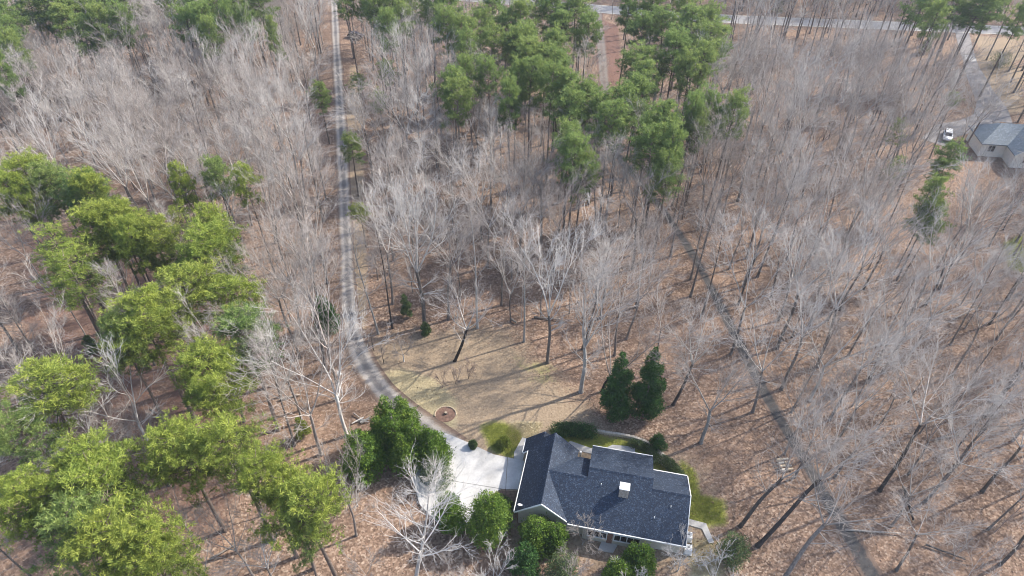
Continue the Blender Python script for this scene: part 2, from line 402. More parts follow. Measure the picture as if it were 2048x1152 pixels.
def linedist(X, Y, Q):
    d = np.full(X.shape, 1e9)
    for a, b in zip(Q[:-1], Q[1:]):
        ex, ey = b[0]-a[0], b[1]-a[1]; t = np.clip(((X-a[0])*ex+(Y-a[1])*ey)/(ex*ex+ey*ey+1e-9), 0, 1)
        d = np.minimum(d, np.hypot(X-a[0]-t*ex, Y-a[1]-t*ey))
    return d
for nm, hw in (('drive',2.6),('path',1.4),('road',4.2),('side_lane',2),('neighbour_driveway',4.5),('neighbour_turning_area',4)):
    near = linedist(GX, GY, LINES[nm]); k = np.clip((near-hw)/2.0, 0, 1); GZ = GZ*k-.02*(1-k)
me = meshpy('ground', np.stack([GX.ravel(), GY.ravel(), GZ.ravel()], 1), F, M['ground'], True)
for nm, ch in (('zone_a', (dry, straw, moss)), ('zone_b', (red, red*0, red*0))):
    a = me.attributes.new(nm, 'FLOAT_COLOR', 'POINT')
    a.data.foreach_set('color', np.stack([c.ravel() for c in ch]+[np.ones(nx*ny)], 1).astype(np.float32).ravel())
tag(link('ground', me), kind='structure')

# the concrete pad: slabs with open joints
pad = [px(u, v)[:2] for u, v in [(843,868),(880,862),(905,872),(943,888),(987,909),(1049,922),(1036,979),(1002,978),(985,988),(972,1000),(930,1055),(890,1060),(840,1010),(820,940),(815,885)]]
padroot = empty('parking_pad', (0,0,0)); tag(padroot, kind='structure')
def clip_poly(poly, a, b, keep):
    out = []; n = len(poly)
    f = lambda p: keep*((b[0]-a[0])*(p[1]-a[1])-(b[1]-a[1])*(p[0]-a[0]))
    for i in range(n):
        p, q = poly[i], poly[(i+1) % n]; fp, fq = f(p), f(q)
        if fp >= 0: out.append(p)
        if (fp >= 0) != (fq >= 0):
            t = fp/(fp-fq); out.append((p[0]+(q[0]-p[0])*t, p[1]+(q[1]-p[1])*t))
    return out
def offs(a, b, d):
    v = Vector((b[0]-a[0], b[1]-a[1])).normalized(); nn = Vector((-v.y, v.x))*d
    return (a[0]+nn.x, a[1]+nn.y), (b[0]+nn.x, b[1]+nn.y)
cutA = (tuple(px(880,958)[:2]), tuple(px(1040,984)[:2])); cutB = (tuple(px(1016,900)[:2]), tuple(px(1010,1000)[:2]))
pieces = []
for k in (1, -1):
    p1 = clip_poly([tuple(p) for p in pad], *offs(*cutA, .03*k), k)
    for k2 in (1, -1):
        p2 = clip_poly(p1, *offs(*cutB, .03*k2), k2)
        if len(p2) > 2: pieces.append(p2)
for p in pieces:
    mb = MB(); mb.prism([(x, y, -.12) for x, y in p], (0,0,.16)); mb.obj('slab', M['concrete'], padroot)
def slab(name, pts_px, mat, z1=.05, z0=-.1, parent=None, **k):
    mb = MB(); mb.prism([(*px(u, v)[:2], z0) for u, v in pts_px], (0,0,z1-z0)); o = mb.obj(name, mat, parent)
    tag(o, kind='structure'); return o
slab('side_walk', [(1045,875),(1058,880),(1045,922),(1028,918),(1028,905)], M['walk'], .05)
slab('back_walk', [(1136,886),(1140,882),(1186,898),(1184,908),(1150,900)], M['walk'], .05)
slab('patio', [(1212,896),(1225,890),(1258,893),(1270,896),(1270,912),(1212,910)], M['concrete'], .06)
slab('east_walk', [(1370,1036),(1412,1047),(1428,1085),(1418,1087),(1404,1058),(1370,1048)], M['concrete'], .05)
slab('front_walk', [(1207,1074),(1240,1082),(1226,1106),(1196,1100)], M['walk'], .05)
slab('neighbour_slab', [(1927,110),(1948,111),(1953,123),(1932,123)], M['concrete'], .05)
slab('planting_bed', [(987,990),(1002,981),(1034,982),(1027,1015),(990,1010)], M['soil'], .03)
# ------------------------------------------------------------------ the house
O_H = px(980+185*.26044, 830+740*.26044, 3.0); HA = math.radians(-12)
house = empty('house', (O_H.x, O_H.y, 0), HA)
tag(house, 'beige house with blue-black shingle roof and white-topped chimney beside the concrete pad', 'house')
def fz(v): return 2.8+.6*(v+.1)
def wl(u): return 2.8+.89*u
RT = .16
def slope(pts, mat=None, parent=house, name='roof'):
    mb = MB(); mb.prism([(a, b, c) for a, b, c in pts], (0,0,-RT)); return mb.obj(name, mat or M['shingle'], parent)
RZ, CZ, CB = fz(5.6), fz(4.6), 9.1
mback = lambda v: RZ-.6*(v-5.6)
rback = lambda v: CZ-.6*(v-4.6)
wr = lambda u: CZ-.89*(u-3.15)
roofF = slope([(6.25,-.1,2.8),(19.7,-.1,2.8),(19.65,4.6,CZ),(15.35,4.6,CZ),(15.35,5.6,RZ),(7.85,5.6,RZ),(7.85,4.6,CZ),(3.15,4.6,CZ)])
roofM = slope([(7.85,5.6,RZ),(15.35,5.6,RZ),(15.4,11.1,mback(11.1)),(7.85,11.1,mback(11.1))])
slope([(15.35,4.6,CZ),(19.65,4.6,CZ),(19.65,9.1,rback(9.1)),(15.35,9.1,rback(9.1))])
slope([(3.15,4.6,CZ),(7.85,4.6,CZ),(7.85,9.1,rback(9.1)),(6.16,9.1,rback(9.1))])
slope([(3.15,.1,CZ),(3.15,4.6,CZ),(6.25,.1,wr(6.25))])
slope([(3.15,4.6,CZ),(6.16,9.1,rback(9.1)),(6.25,10.1,wr(6.25)),(3.15,10.1,CZ)])
roofL = slope([(3.15,.1,CZ),(3.15,10.1,CZ),(1.7,10.1,CZ-1.45*.89),(1.7,11,CZ-1.45*.89),(-.7,11,CZ-3.85*.89),(-.7,8.8,CZ-3.85*.89),(0,8.8,CZ-3.15*.89),(0,.1,CZ-3.15*.89)])
slope([(1.7,10.1,CZ-1.29),(3.2,10.1,CZ-2.6),(3.2,11,CZ-2.6),(1.7,11,CZ-1.29)])
def ridge(p, q, par):
    p, q = Vector(p), Vector(q); d = (q-p).normalized(); s = Vector((-d.y, d.x, 0))*.17; mb = MB(); dn = Vector((0,0,-.11)); up = Vector((0,0,.03))
    mb.prism([p-s+dn+up, p+up*1.6, p+s+dn+up, p+s+dn-up, p-up*.5, p-s+dn-up], q-p); mb.obj('ridge_cap', M['shingle'], par)
ridge((3.15,.1,CZ), (3.15,10.1,CZ), roofL); ridge((7.85,5.6,RZ), (15.35,5.6,RZ), roofM)
ridge((15.4,4.6,CZ), (19.65,4.6,CZ), roofF); ridge((3.3,4.6,CZ), (7.8,4.6,CZ), roofF)
def wall_prof(prof, axis, a, b):
    mb = MB()
    if axis == 'u': mb.prism([(a, v, z) for v, z in prof], (b-a,0,0))
    else: mb.prism([(u, a, z) for u, z in prof], (0,b-a,0))
    return mb.obj('wall', M['siding'], house)
g = .2
wM = wall_prof([(.05,-.2),(.05,fz(.05)-g),(5.6,RZ-g),(10.6,mback(10.6)-g),(10.6,-.2)], 'u', 8.1, 15.1)
wall_prof([(.502,-.2),(.502,fz(.5)-g),(4.6,CZ-g),(8.7,rback(8.7)-g),(8.7,-.2)], 'u', 15.0, 19.3)
wall_prof([(.504,-.2),(.504,fz(.5)-g),(4.6,CZ-g),(8.7,rback(8.7)-g),(8.7,-.2)], 'u', 5.0, 8.15)
wG = wall_prof([(.4,-.2),(.4,CZ-2.75*.89-g),(3.15,CZ-g),(5.85,wr(5.85)-g),(5.85,-.2)], 'v', .45, 9.7)
wall_prof([(-.25,-.2),(-.25,CZ-3.4*.89-g),(1.7,CZ-1.29-g),(2.9,CZ-2.4-g),(2.9,-.2)], 'v', 9.0, 10.7)
# siding courses, fascia boards and gutters
for k in range(11):
    z = .25+k*.22; mb = MB(); mb.box(.42, 5.83, .425, .452, z, z+.02); mb.obj('siding_board', M['siding'], wG)
def board(p, q, h=.2, t=.05, name='fascia', mat='trim'):
    p, q = Vector(p), Vector(q); d = (q-p); s = Vector((-d.y, d.x, 0)).normalized()*t
    mb = MB(); mb.prism([p-s, p+s, p+s-Vector((0,0,h)), p-s-Vector((0,0,h))], d); mb.obj(name, M[mat], house)
board((6.3,-.16,2.79), (19.72,-.16,2.79), .18, .06, 'gutter'); board((-.06,.1,CZ-3.15*.89-.02), (-.06,8.75,CZ-3.15*.89-.02), .17, .05, 'gutter')
board((0,.04,CZ-3.15*.89-.02), (3.15,.04,CZ-.02)); board((3.15,.04,CZ-.02), (6.25,.04,wr(6.25)-.02))
board((7.85,11.16,mback(11.1)-.01), (15.4,11.16,mback(11.1)-.01), .18, .06, 'gutter'); board((15.4,9.16,rback(9.1)-.01), (19.65,9.16,rback(9.1)-.01), .18, .06, 'gutter')
board((-.76,8.8,CZ-3.85*.89-.02), (-.76,11,CZ-3.85*.89-.02), .15, .05, 'gutter'); board((-.7,8.74,CZ-3.85*.89-.02), (0,8.74,CZ-3.15*.89-.02), .17, .05)
board((19.7,-.1,2.78), (19.7,4.6,CZ-.02)); board((19.7,4.6,CZ-.02), (19.7,9.1,rback(9.1)-.02))
mb = MB(); mb.tube([(.35,.36,0),(.35,.36,2.3)], [.04,.04], 6); mb.obj('downspout', M['brick'], house)
# front window bands and the doorway between them
def win_band(u0, n, wpane):
    wn = empty('window', (0,0,0)); wn.parent = house
    x1 = u0+n*wpane; v = -.01
    mb = MB(); mb.box(u0-.07, x1+.07, v-.06, v+.055, .82, .95); mb.box(u0-.07, x1+.07, v-.05, v+.055, 2.15, 2.25)
    for i in range(n+1): mb.box(u0+i*wpane-.05, u0+i*wpane+.05, v-.045, v+.05, .95, 2.15)
    mb.obj('frame', M['trim'], wn)
    for i in range(n):
        m2 = MB(); m2.box(u0+i*wpane+.05, u0+(i+1)*wpane-.05, v+.02, v+.052, .95, 2.15); m2.obj('pane', M['glass'], wn)
win_band(8.7, 3, .74); win_band(11.75, 4, .74)
d = MB(); d.box(10.95, 11.6, -.01, .045, 0, 2.1); do = d.obj('door', M['brick'], house)
d = MB(); d.box(11.5, 11.55, -.05, -.01, .98, 1.06, .01); d.obj('handle', M['metal_grey'], do)
gd = MB(); gd.box(.36, .402, 2.0, 6.9, .02, 2.1); gdo = gd.obj('garage_door', M['trim'], house)
for k in range(4):
    m2 = MB(); m2.box(.335, .36, 2.06, 6.84, .08+k*.5, .52+k*.5, .008); m2.obj('panel', M['trim'], gdo)
# chimney with its cap
mb = MB(); mb.box(11.62, 12.68, 3.3, 4.15, 4.3, 6.4); ch = mb.obj('chimney', M['chimney'], house)
for r in range(6):
    for k in range(3):
        x = 11.6+.02+k*.365+(.05 if r % 2 else 0); m2 = MB(); m2.box(x, min(x+.31, 12.67), 3.26, 3.302, 4.75+r*.27, 4.98+r*.27, .015); m2.obj('stone', M['chimney'], ch)
mb = MB(); mb.box(11.56, 12.74, 3.22, 4.23, 6.4, 6.5, .03); mb.obj('cap', M['metal_white'], ch)
mb = MB(); mb.box(11.55, 12.75, 4.1, 4.24, 4.6, 5.5); mb.obj('flashing', M['metal_grey'], ch)
# roof vents and the satellite dish
for u, v in ((15.9, 1.9), (9.5, 4.1), (17.6, 3.2)):
    mb = MB(); mb.tube([(u, v, fz(v)-.05), (u, v, fz(v)+.28)], [.05,.05], 8); mb.obj('vent_pipe', M['metal_white'], house)
dish = empty('satellite_dish', (0,0,0)); dish.parent = house
mb = MB(); mb.tube([(.62,.75,CZ-2.53*.89-.05), (.6,.72,CZ-2.53*.89+.35)], [.025,.025], 6); mb.obj('mast', M['metal_grey'], dish)
bm = bmesh.new(); bmesh.ops.create_uvsphere(bm, u_segments=16, v_segments=8, radius=.42)
bmesh.ops.delete(bm, geom=[v for v in bm.verts if v.co.z > -.22], context='VERTS')
bmesh.ops.solidify(bm, geom=bm.faces[:], thickness=.015)
mx = Matrix.Translation((.6,.72,CZ-2.53*.89+.62)) @ Matrix.Rotation(math.radians(-35), 4, 'X'); bm.transform(mx)
dm = bpy.data.meshes.new('reflector'); bm.to_mesh(dm); bm.free(); dm.materials.append(M['metal_white']); link('reflector', dm, dish)
mb = MB(); mb.tube([(.6,.72,CZ-2.53*.89+.3), (.6,.35,CZ-2.53*.89+.6)], [.015,.02], 6); mb.obj('feed_arm', M['metal_grey'], dish)
# back porch between the wings
mb = MB(); mb.box(6.3, 7.9, 9.15, 10.4, -.05, .12); mb.obj('porch_floor', M['brick'], house)
mb = MB(); mb.box(6.35, 6.6, 10.15, 10.4, .12, 2.4); mb.box(6.5, 7.8, 10.28, 10.36, .7, .95); mb.obj('porch_rail', M['trim'], house)
# air conditioners by the east wall
def hpt(u, v, z=0): return Matrix.Translation(house.location) @ Matrix.Rotation(HA, 4, 'Z') @ Vector((u, v, z))
for i, v in enumerate((.9, 2.5)):
    a = empty('air_conditioner', hpt(20.3, v, 0), HA)
    tag(a, ['white fan-topped air conditioner nearest the front corner of the house', 'white fan-topped air conditioner behind the other, beside the east wall'][i], 'air conditioner', 'air conditioners by the east wall')
    mb = MB(); mb.box(-.5,.5,-.5,.5,-.05,.08); mb.obj('plinth', M['walk'], a)
    mb = MB(); mb.box(-.4,.4,-.4,.4,.08,.95,.04); mb.obj('casing', M['metal_white'], a)
    mb = MB(); mb.tube([(0,0,.95),(0,0,.99)], [.33,.33], 18); mb.obj('fan_guard', M['metal_grey'], a)
    mb = MB(); mb.tube([(0,0,.99),(0,0,1.03)], [.1,.08], 10); mb.obj('hub', M['rubber'], a)

# ------------------------------------------------------------------ neighbour's house far right
nh_c = px(2030, 334, 0); NA = math.radians(-8)
nh = empty('neighbour_house', (nh_c.x, nh_c.y, 0), NA)
tag(nh, "cream neighbouring house with slate-blue roof half hidden at the picture's right edge", 'house')
def npoly(pts, name='roof'):
    mb = MB(); mb.prism(pts, (0,0,-.18)); return mb.obj(name, M['shingle_far'], nh)
# wide block running right, ridge along local x, with a hipped left end and a cross gable towards us
npoly([(-6.5,3.5,3.0),(-2.5,7.5,6.0),(16,7.5,6.0),(16,3.5,3.0)]); npoly([(-6.5,11.5,3.0),(16,11.5,3.0),(16,7.5,6.0),(-2.5,7.5,6.0)])
npoly([(-6.5,3.5,3.0),(-6.5,11.5,3.0),(-2.5,7.5,6.0)])
npoly([(-1.5,-.5,2.9),(2.6,-.5,6.2),(2.6,8,6.2),(-1.5,8,2.9)]); npoly([(2.6,-.5,6.2),(6.7,-.5,2.9),(6.7,8,2.9),(2.6,8,6.2)])
mb = MB(); mb.box(-6,15.5,4,11,-.3,2.85); nw = mb.obj('wall', M['siding_far'], nh)
mb = MB(); mb.prism([(-1.1,0,-.3),(-1.1,0,2.9),(2.6,0,5.9),(6.3,0,2.9),(6.3,0,-.3)], (0,7,0)); mb.obj('wall', M['siding_far'], nh)
for s in (-1, 1):
    mb = MB(); mb.prism([(2.6,-.56,6.2),(2.6+s*4.1,-.56,2.9),(2.6+s*4.1,-.56,2.65),(2.6,-.56,5.95)], (0,.05,0)); mb.obj('fascia', M['trim'], nh)
for x, y, fw in ((1.4,-.05,1.2),(4.4,-.05,1.2),(-4.0,3.95,1.3),(9,3.95,1.3)):
    wn = empty('window', (0,0,0)); wn.parent = nh
    mb = MB()
    for a in ((x-fw/2-.1,x+fw/2+.1,1.0,1.1),(x-fw/2-.1,x+fw/2+.1,2.4,2.5),(x-fw/2-.1,x-fw/2,1.1,2.4),(x+fw/2,x+fw/2+.1,1.1,2.4),(x-.04,x+.04,1.1,2.4)):
        mb.box(a[0],a[1],y-.06,y+.03,a[2],a[3])
    mb.obj('frame', M['trim'], wn)
    for s in (-1, 1):
        m2 = MB(); m2.box(min(x+s*.04,x+s*fw/2), max(x+s*.04,x+s*fw/2), y-.01, y+.04, 1.1, 2.4); m2.obj('pane', M['glass'], wn)

# ------------------------------------------------------------------ cars
def car(name, loc, rz, paint, label, pickup=False):
    c = empty(name, loc, rz); tag(c, label, 'car')
    prof = [(-2.2,.35),(-2.28,.7),(-2.2,.98),(-1.2,1.05),(1.1,1.0),(2.0,.92),(2.25,.75),(2.25,.35)]
    mb = MB(); mb.prism([(x,-.88,z) for x, z in prof], (0,1.76,0)); 
    bmesh.ops.bevel(mb.bm, geom=[e for e in mb.bm.edges], offset=.07, segments=2, affect='EDGES'); mb.obj('body', paint, c, True)
    cab = [(-2.0,1.0),(-1.75,1.52),(.35,1.58),(1.15,1.0)]
    mb = MB(); a = [mb.bm.verts.new((x, -.8 if z < 1.2 else -.62, z)) for x, z in cab]; b = [mb.bm.verts.new((x, .8 if z < 1.2 else .62, z)) for x, z in cab]
    mb.bm.faces.new(a); mb.bm.faces.new(b[::-1])
    for i in range(4): mb.bm.faces.new((a[i], b[i], b[(i+1)%4], a[(i+1)%4]))
    cb = mb.obj('cabin', paint, c)
    def pane(pts):
        m2 = MB(); n = (Vector(pts[1])-Vector(pts[0])).cross(Vector(pts[2])-Vector(pts[0])).normalized(); 
        if n.z < 0: n = -n
        m2.prism([Vector(p)+n*.012 for p in pts], -n*.02); return m2
    pane([(.50,-.55,1.50),(.50,.55,1.50),(1.10,.70,1.06),(1.10,-.70,1.06)]).obj('windscreen', M['glass'], cb)
    pane([(-1.79,-.55,1.46),(-1.79,.55,1.46),(-1.98,.7,1.08),(-1.98,-.7,1.08)]).obj('rear_window', M['glass'], cb)
    for s in (-1, 1):
        for x0, x1 in ((-1.6,-.55),(-.45,.45)):
            pane([(x0,s*.645,1.48),(x1-.05,s*.645,1.48),(x1+.15,s*.79,1.08),(x0-.05,s*.79,1.08)]).obj('side_window', M['glass'], cb)
        for x in (-1.4, 1.4):
            mb = MB(); mb.tube([(x,s*.72,.33),(x,s*.93,.33)], [.33,.33], 18); wh = mb.obj('wheel', M['rubber'], c)
            mb = MB(); mb.tube([(x,s*.925,.33),(x,s*.945,.33)], [.2,.19], 12); mb.obj('rim', M['metal_grey'], wh)
        mb = MB(); mb.box(2.1,2.27,min(s*.5,s*.8),max(s*.5,s*.8),.62,.8,.03); mb.obj('headlight', M['metal_white'], c)
        mb = MB(); mb.box(-2.29,-2.2,min(s*.55,s*.8),max(s*.55,s*.8),.7,.9,.02); mb.obj('tail_light', M['brick'], c)
    return c
p = px(1893,276); car('parked_car', (p.x, p.y, .03), math.atan2(p.y, p.x)+math.pi+.12, M['car_white'], "white car parked in front of the neighbouring house")
p = px(712,75); car('parked_car', (p.x, p.y, .0), math.radians(-10), M['car_dark'], "dark maroon car parked on the verge under pines beside the far drive")

# ------------------------------------------------------------------ trees: generators
def frustums(seg, k=3):
    """seg: rows of x0 y0 z0 x1 y1 z1 r0 r1 -> verts, quads"""
    seg = np.asarray(seg, float); n = len(seg)
    p0, p1, r0, r1 = seg[:, :3], seg[:, 3:6], seg[:, 6:7], seg[:, 7:8]
    d = p1-p0; d /= np.linalg.norm(d, axis=1, keepdims=True)+1e-9
    h = np.where(np.abs(d[:, 2:3]) < .9, np.array([[0,0,1.]]), np.array([[1.,0,0]]))
    a = np.cross(d, h); a /= np.linalg.norm(a, axis=1, keepdims=True)+1e-9; b = np.cross(d, a)
    V = []
    for p, r in ((p0, r0), (p1, r1)):
        for j in range(k):
            t = 2*math.pi*j/k; V.append(p+r*(a*math.cos(t)+b*math.sin(t)))
    V = np.stack(V, 1).reshape(-1, 3); base = np.arange(n)[:, None]*2*k
    F = np.concatenate([base+np.array([[j, (j+1)%k, k+(j+1)%k, k+j]]) for j in range(k)])
    return V, F
def unit(v): return v/(np.linalg.norm(v)+1e-9)
def twiglets(rng, par, k, len_lo, len_hi, ang, rad, up, nseg=2, jit=.12):
    """vectorised: k twigs off every parent segment row -> segment rows"""
    par = np.asarray(par, float); n = len(par); S_ = np.repeat(par, k, 0); m = len(S_)
    t = rng.random((m,1)); p = S_[:, :3]+(S_[:, 3:6]-S_[:, :3])*t
    d = S_[:, 3:6]-S_[:, :3]; d /= np.linalg.norm(d, axis=1, keepdims=True)+1e-9
    o = np.cross(d, rng.normal(size=(m,3))); o /= np.linalg.norm(o, axis=1, keepdims=True)+1e-9
    a = rng.uniform(*ang, (m,1)); d = d*np.cos(a)+o*np.sin(a); d[:,2] = np.where(d[:,2] < -.05, d[:,2]*-.3, d[:,2])
    L = rng.uniform(len_lo, len_hi, (m,1))/nseg; out = []
    for s in range(nseg):
        d = d+rng.normal(size=(m,3))*jit+np.array([0,0,up]); d /= np.linalg.norm(d, axis=1, keepdims=True)
        q = p+d*L; r0 = rad*(1-s/(nseg+.6)); r1 = rad*(1-(s+1)/(nseg+.6))
        out.append(np.c_[p, q, np.full(m, r0), np.full(m, r1)]); p = q
    return np.concatenate(out)
def grow_bare(seed, Ht=22, r0=.26, fork=.45, nlimb=9, spread=.55, style='fan', lean=(0,0), dens=1.0, tw=.0130, trunkn=10, fine=2):
    rng = np.random.default_rng(seed); T = []; B = []; FINE = []
    def tilt(d, ang):
        o = unit(np.cross(d, unit(rng.normal(size=3)))); return unit(d*math.cos(ang)+o*math.sin(ang))
    def limb(p, d, L, r, lev, rend):
        ns = (6, 4, 3)[lev]; pts = [p]; kids = []
        jit = (.07, .10, .13)[lev]; up = (.05, .06, .05)[lev]
        for i in range(ns):
            d = unit(d+rng.normal(size=3)*jit+np.array([0,0,up])); q = pts[-1]+d*L/ns
            ra = r+(rend-r)*i/ns; rb = r+(rend-r)*(i+1)/ns
            B.append([*pts[-1], *q, ra, rb]); pts.append(q); kids.append((q, d, rb))
            if (lev == 2 and i >= 1) or (lev == 1 and i >= 2) or (lev == 0 and i >= 4): FINE.append(B[-1])
        if lev >= 2: return
        nk = max(2, int(round((7, 6)[lev]*dens*rng.uniform(.8, 1.25))))
        for j in range(nk):
            t = .2+.8*(j+rng.random())/nk; i = min(ns-1, int(t*ns)); _, dd, rb = kids[i]
            f = min(1, t*ns-i); q = pts[i]+(pts[i+1]-pts[i])*f
            nd = tilt(dd, rng.uniform(.4, .8))
            if nd[2] < -.05: nd[2] *= -.3; nd = unit(nd)
            rr = max(tw*1.4, rb*(.6, .6)[lev]); L2 = L*rng.uniform(.38, .62)*(1.15-.5*t)
            limb(q, nd, max(L2, .6), rr, lev+1, max(tw, rr*.4))
    top = np.array([lean[0], lean[1], Ht*(fork if style == 'fan' else 1.0)])
    n = trunkn; pts = [np.array([0,0,-.4])]; ph = rng.random()*6.28
    for i in range(1, n+1):
        t = i/n; wob = np.array([math.sin(ph+t*5), math.cos(ph*1.7+t*4), 0])*.010*Ht*t
        pts.append(np.array([top[0]*t, top[1]*t, -.4+(top[2]+.4)*t])+wob)
    endr = r0*.66 if style == 'fan' else .03
    rad = [r0*(1.35 if i == 0 else 1)+(endr-r0)*(i/n)**(.8 if style == 'fan' else .9) for i in range(n+1)]
    for i in range(n): T.append([*pts[i], *pts[i+1], rad[i], rad[i+1]])
    if style == 'fan':
        nl = rng.integers(3, 5); az = rng.random()*6.28
        for j in range(nl):
            a = az+j*6.28/nl+rng.normal()*.3; s = spread*rng.uniform(.5, 1.25)
            d = unit(np.array([math.cos(a)*s, math.sin(a)*s, 1.0])+np.array([lean[0],lean[1],0])/Ht*.5)
            limb(pts[-1], d, Ht*(1-fork)*rng.uniform(.8, 1.08), r0*rng.uniform(.38, .50), 0, .028)
        for j in range(max(0, nlimb-6)):
            t = rng.uniform(.6, .98); i = int(t*n); a = rng.random()*6.28
            limb(pts[i], unit(np.array([math.cos(a), math.sin(a), rng.uniform(.2,.8)])), Ht*.16*rng.uniform(.6,1.3), r0*.25, 1, .02)
    else:
        for j in range(nlimb):
            t = fork+(1-fork)*(j+rng.random())/nlimb*.97; f = t*n; i = min(n-1, int(f)); p = pts[i]+(pts[i+1]-pts[i])*(f-i)
            a = j*2.4+rng.normal()*.4; L = Ht*spread*.55*(1.12-t)**.75*rng.uniform(.7, 1.25)
            d = unit(np.array([math.cos(a), math.sin(a), rng.uniform(.6, 1.3)]))
            limb(p, d, max(L, 1.0), max(.024, rad[i]*.47), 1, .02)
    s = min(1.0, Ht/16)
    t3 = twiglets(rng, FINE, fine, .6*s, 1.8*s, (.35,.8), tw, .10, 2, .10)
    t4 = twiglets(rng, t3[rng.random(len(t3)) < .85], 1, .35*s, .9*s, (.35,.9), tw*.62, .08, 1, .1)
    return np.array(T), np.concatenate([np.array(B), t3, t4])
def tree_meshes(name, args, tm, cm, big=7):
    T, B = grow_bare(**args)
    V, F = frustums(T, big); t = meshpy(name+'_trunk', V, F, tm, True)
    V, F = frustums(B, 3); c = meshpy(name+'_crown', V, F, cm)
    return t, c, (T, B)
BARE = []   # (trunk mesh, crown mesh, height, arrays, style)
specs = []
for s in range(7): specs.append(dict(seed=10+s, Ht=21, r0=.24, fork=.44+.05*(s%3), nlimb=9, spread=.62+.12*(s%3), style='fan', dens=.9))
for s in range(4): specs.append(dict(seed=30+s, Ht=20, r0=.19, fork=.42, nlimb=22, spread=.42, style='spire', dens=.85))
for s in range(3): specs.append(dict(seed=50+s, Ht=14, r0=.13, fork=.42, nlimb=7, spread=.75, style='fan', dens=.75))
for i, a in enumerate(specs):
    t, c, arr = tree_meshes('bare_tree_%d' % i, a, M['bark'], M['twig']); BARE.append((t, c, a['Ht'], arr, 'broad' if i < 7 else ('slender' if i < 11 else 'young')))
def sapling(seed, Ht):
    T, B = grow_bare(seed, Ht, .04, .25, 8, .6, 'spire', (.3,.2), .5, .011, 6, 1)
    return np.concatenate([T, B])

def leafquads(P, D, L, Wd, rng, tint):
    """thin pointed leaves from points P along D"""
    n = len(P); a = np.cross(D, rng.normal(size=(n,3))); a /= np.linalg.norm(a, axis=1, keepdims=True)+1e-9
    V = np.stack([P-a*Wd[:,None]*.35, P+a*Wd[:,None]*.35, P+D*L[:,None]*.6+a*Wd[:,None]*.5, P+D*L[:,None]], 1).reshape(-1,3)
    F = np.arange(n*4).reshape(n,4); return V, F, np.repeat(tint, 4)
def grow_pine(seed, Ht=20, R=3.3, cb=.52, nb=46, tuft=15, dens=1.0):
    rng = np.random.default_rng(seed); T = []; TP = []; TD = []
    n = 12; ph = rng.random()*6; pts = [np.array([math.sin(ph+i*.5)*.10*i/n*2, math.cos(ph*2+i*.45)*.10*i/n*2, -.4+(Ht+.2)*i/n]) for i in range(n+1)]
    rad = [.22*(1-i/n)**.85+.03+(.05 if i == 0 else 0) for i in range(n+1)]
    for i in range(n): T.append([*pts[i], *pts[i+1], rad[i], rad[i+1]])
    lob = rng.normal(size=(6,2))
    for j in range(nb):
        t = (j+rng.random())/nb; zt = cb+(1-cb)*t*.985; f = zt*n; i = min(n-1, int(f)); p = pts[i]+(pts[i+1]-pts[i])*(f-i)
        a = j*2.39996+rng.normal()*.35
        prof = (math.sin(math.pi*min(1, (.18+.82*t)**.8))**.6 if t < .93 else .45)*(1+.22*math.sin(a*2+ph))
        L = R*prof*rng.uniform(.65, 1.12)
        if t < .15 and rng.random() < .35: L *= .5
        el = -.15+.75*t+rng.normal()*.12
        d = unit(np.array([math.cos(a), math.sin(a), el])); q0 = p
        br = []
        for s in range(4):
            d = unit(d+np.array([0,0,.10])+rng.normal(size=3)*.12); q = q0+d*L/4
            T.append([*q0, *q, .055*(1-s*.22), .055*(1-(s+1)*.22)]); br.append((q0, q)); q0 = q
        pads = [(q0, 1.0)]
        if L > 1.2: pads.append((br[2][0]+(br[2][1]-br[2][0])*rng.random(), .8))
        if L > 2.0: pads.append((br[3][0], .8))
        for pc, ps in pads:
            sd = unit(np.cross(d, [0,0,1.])+1e-6)*rng.uniform(-.9,.9)*ps; e = pc+sd+np.array([0,0,rng.uniform(-.1,.2)])
            T.append([*pc, *e, .02, .012]); rad_ = ps*rng.uniform(.5, .85)
            nt_ = int(round(11*dens*ps))
            o_ = rng.normal(size=(nt_,3))*np.array([rad_, rad_, rad_*.42])*.62
            for o3 in o_:
                TP.append(e+o3); TD.append(unit(o3*np.array([1,1,.3])+np.array([0,0,.55])))
    for _ in range(8): TP.append(pts[-1]+rng.normal(size=3)*.3); TD.append(unit(np.array([0,0,1])+rng.normal(size=3)*.5))
    TP = np.array(TP); TD = np.array(TD); m = len(TP)
    P = np.repeat(TP, tuft, 0)+rng.normal(size=(m*tuft,3))*.10
    D = np.repeat(TD, tuft, 0)*.55+rng.normal(size=(m*tuft,3))*.62; D /= np.linalg.norm(D, axis=1, keepdims=True)
    tb = np.clip(.28+.42*(TP[:,2]/Ht-cb)/(1-cb)+rng.normal(size=m)*.16, 0, 1)  # tufts lighter towards the crown top: sunlight painted into the tint
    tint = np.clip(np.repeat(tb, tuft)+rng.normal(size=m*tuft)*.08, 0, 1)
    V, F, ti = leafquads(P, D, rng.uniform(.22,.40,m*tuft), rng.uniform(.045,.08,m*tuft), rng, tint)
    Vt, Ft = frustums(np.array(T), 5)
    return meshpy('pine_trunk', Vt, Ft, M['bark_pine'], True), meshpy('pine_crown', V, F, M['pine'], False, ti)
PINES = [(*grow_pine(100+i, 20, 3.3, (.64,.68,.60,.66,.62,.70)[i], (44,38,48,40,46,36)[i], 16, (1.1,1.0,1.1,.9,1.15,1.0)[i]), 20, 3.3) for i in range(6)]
PINES_THIN = [(*grow_pine(120+i, 20, 2.8, .6, 30, 13, .65), 20, 2.8) for i in range(2)]

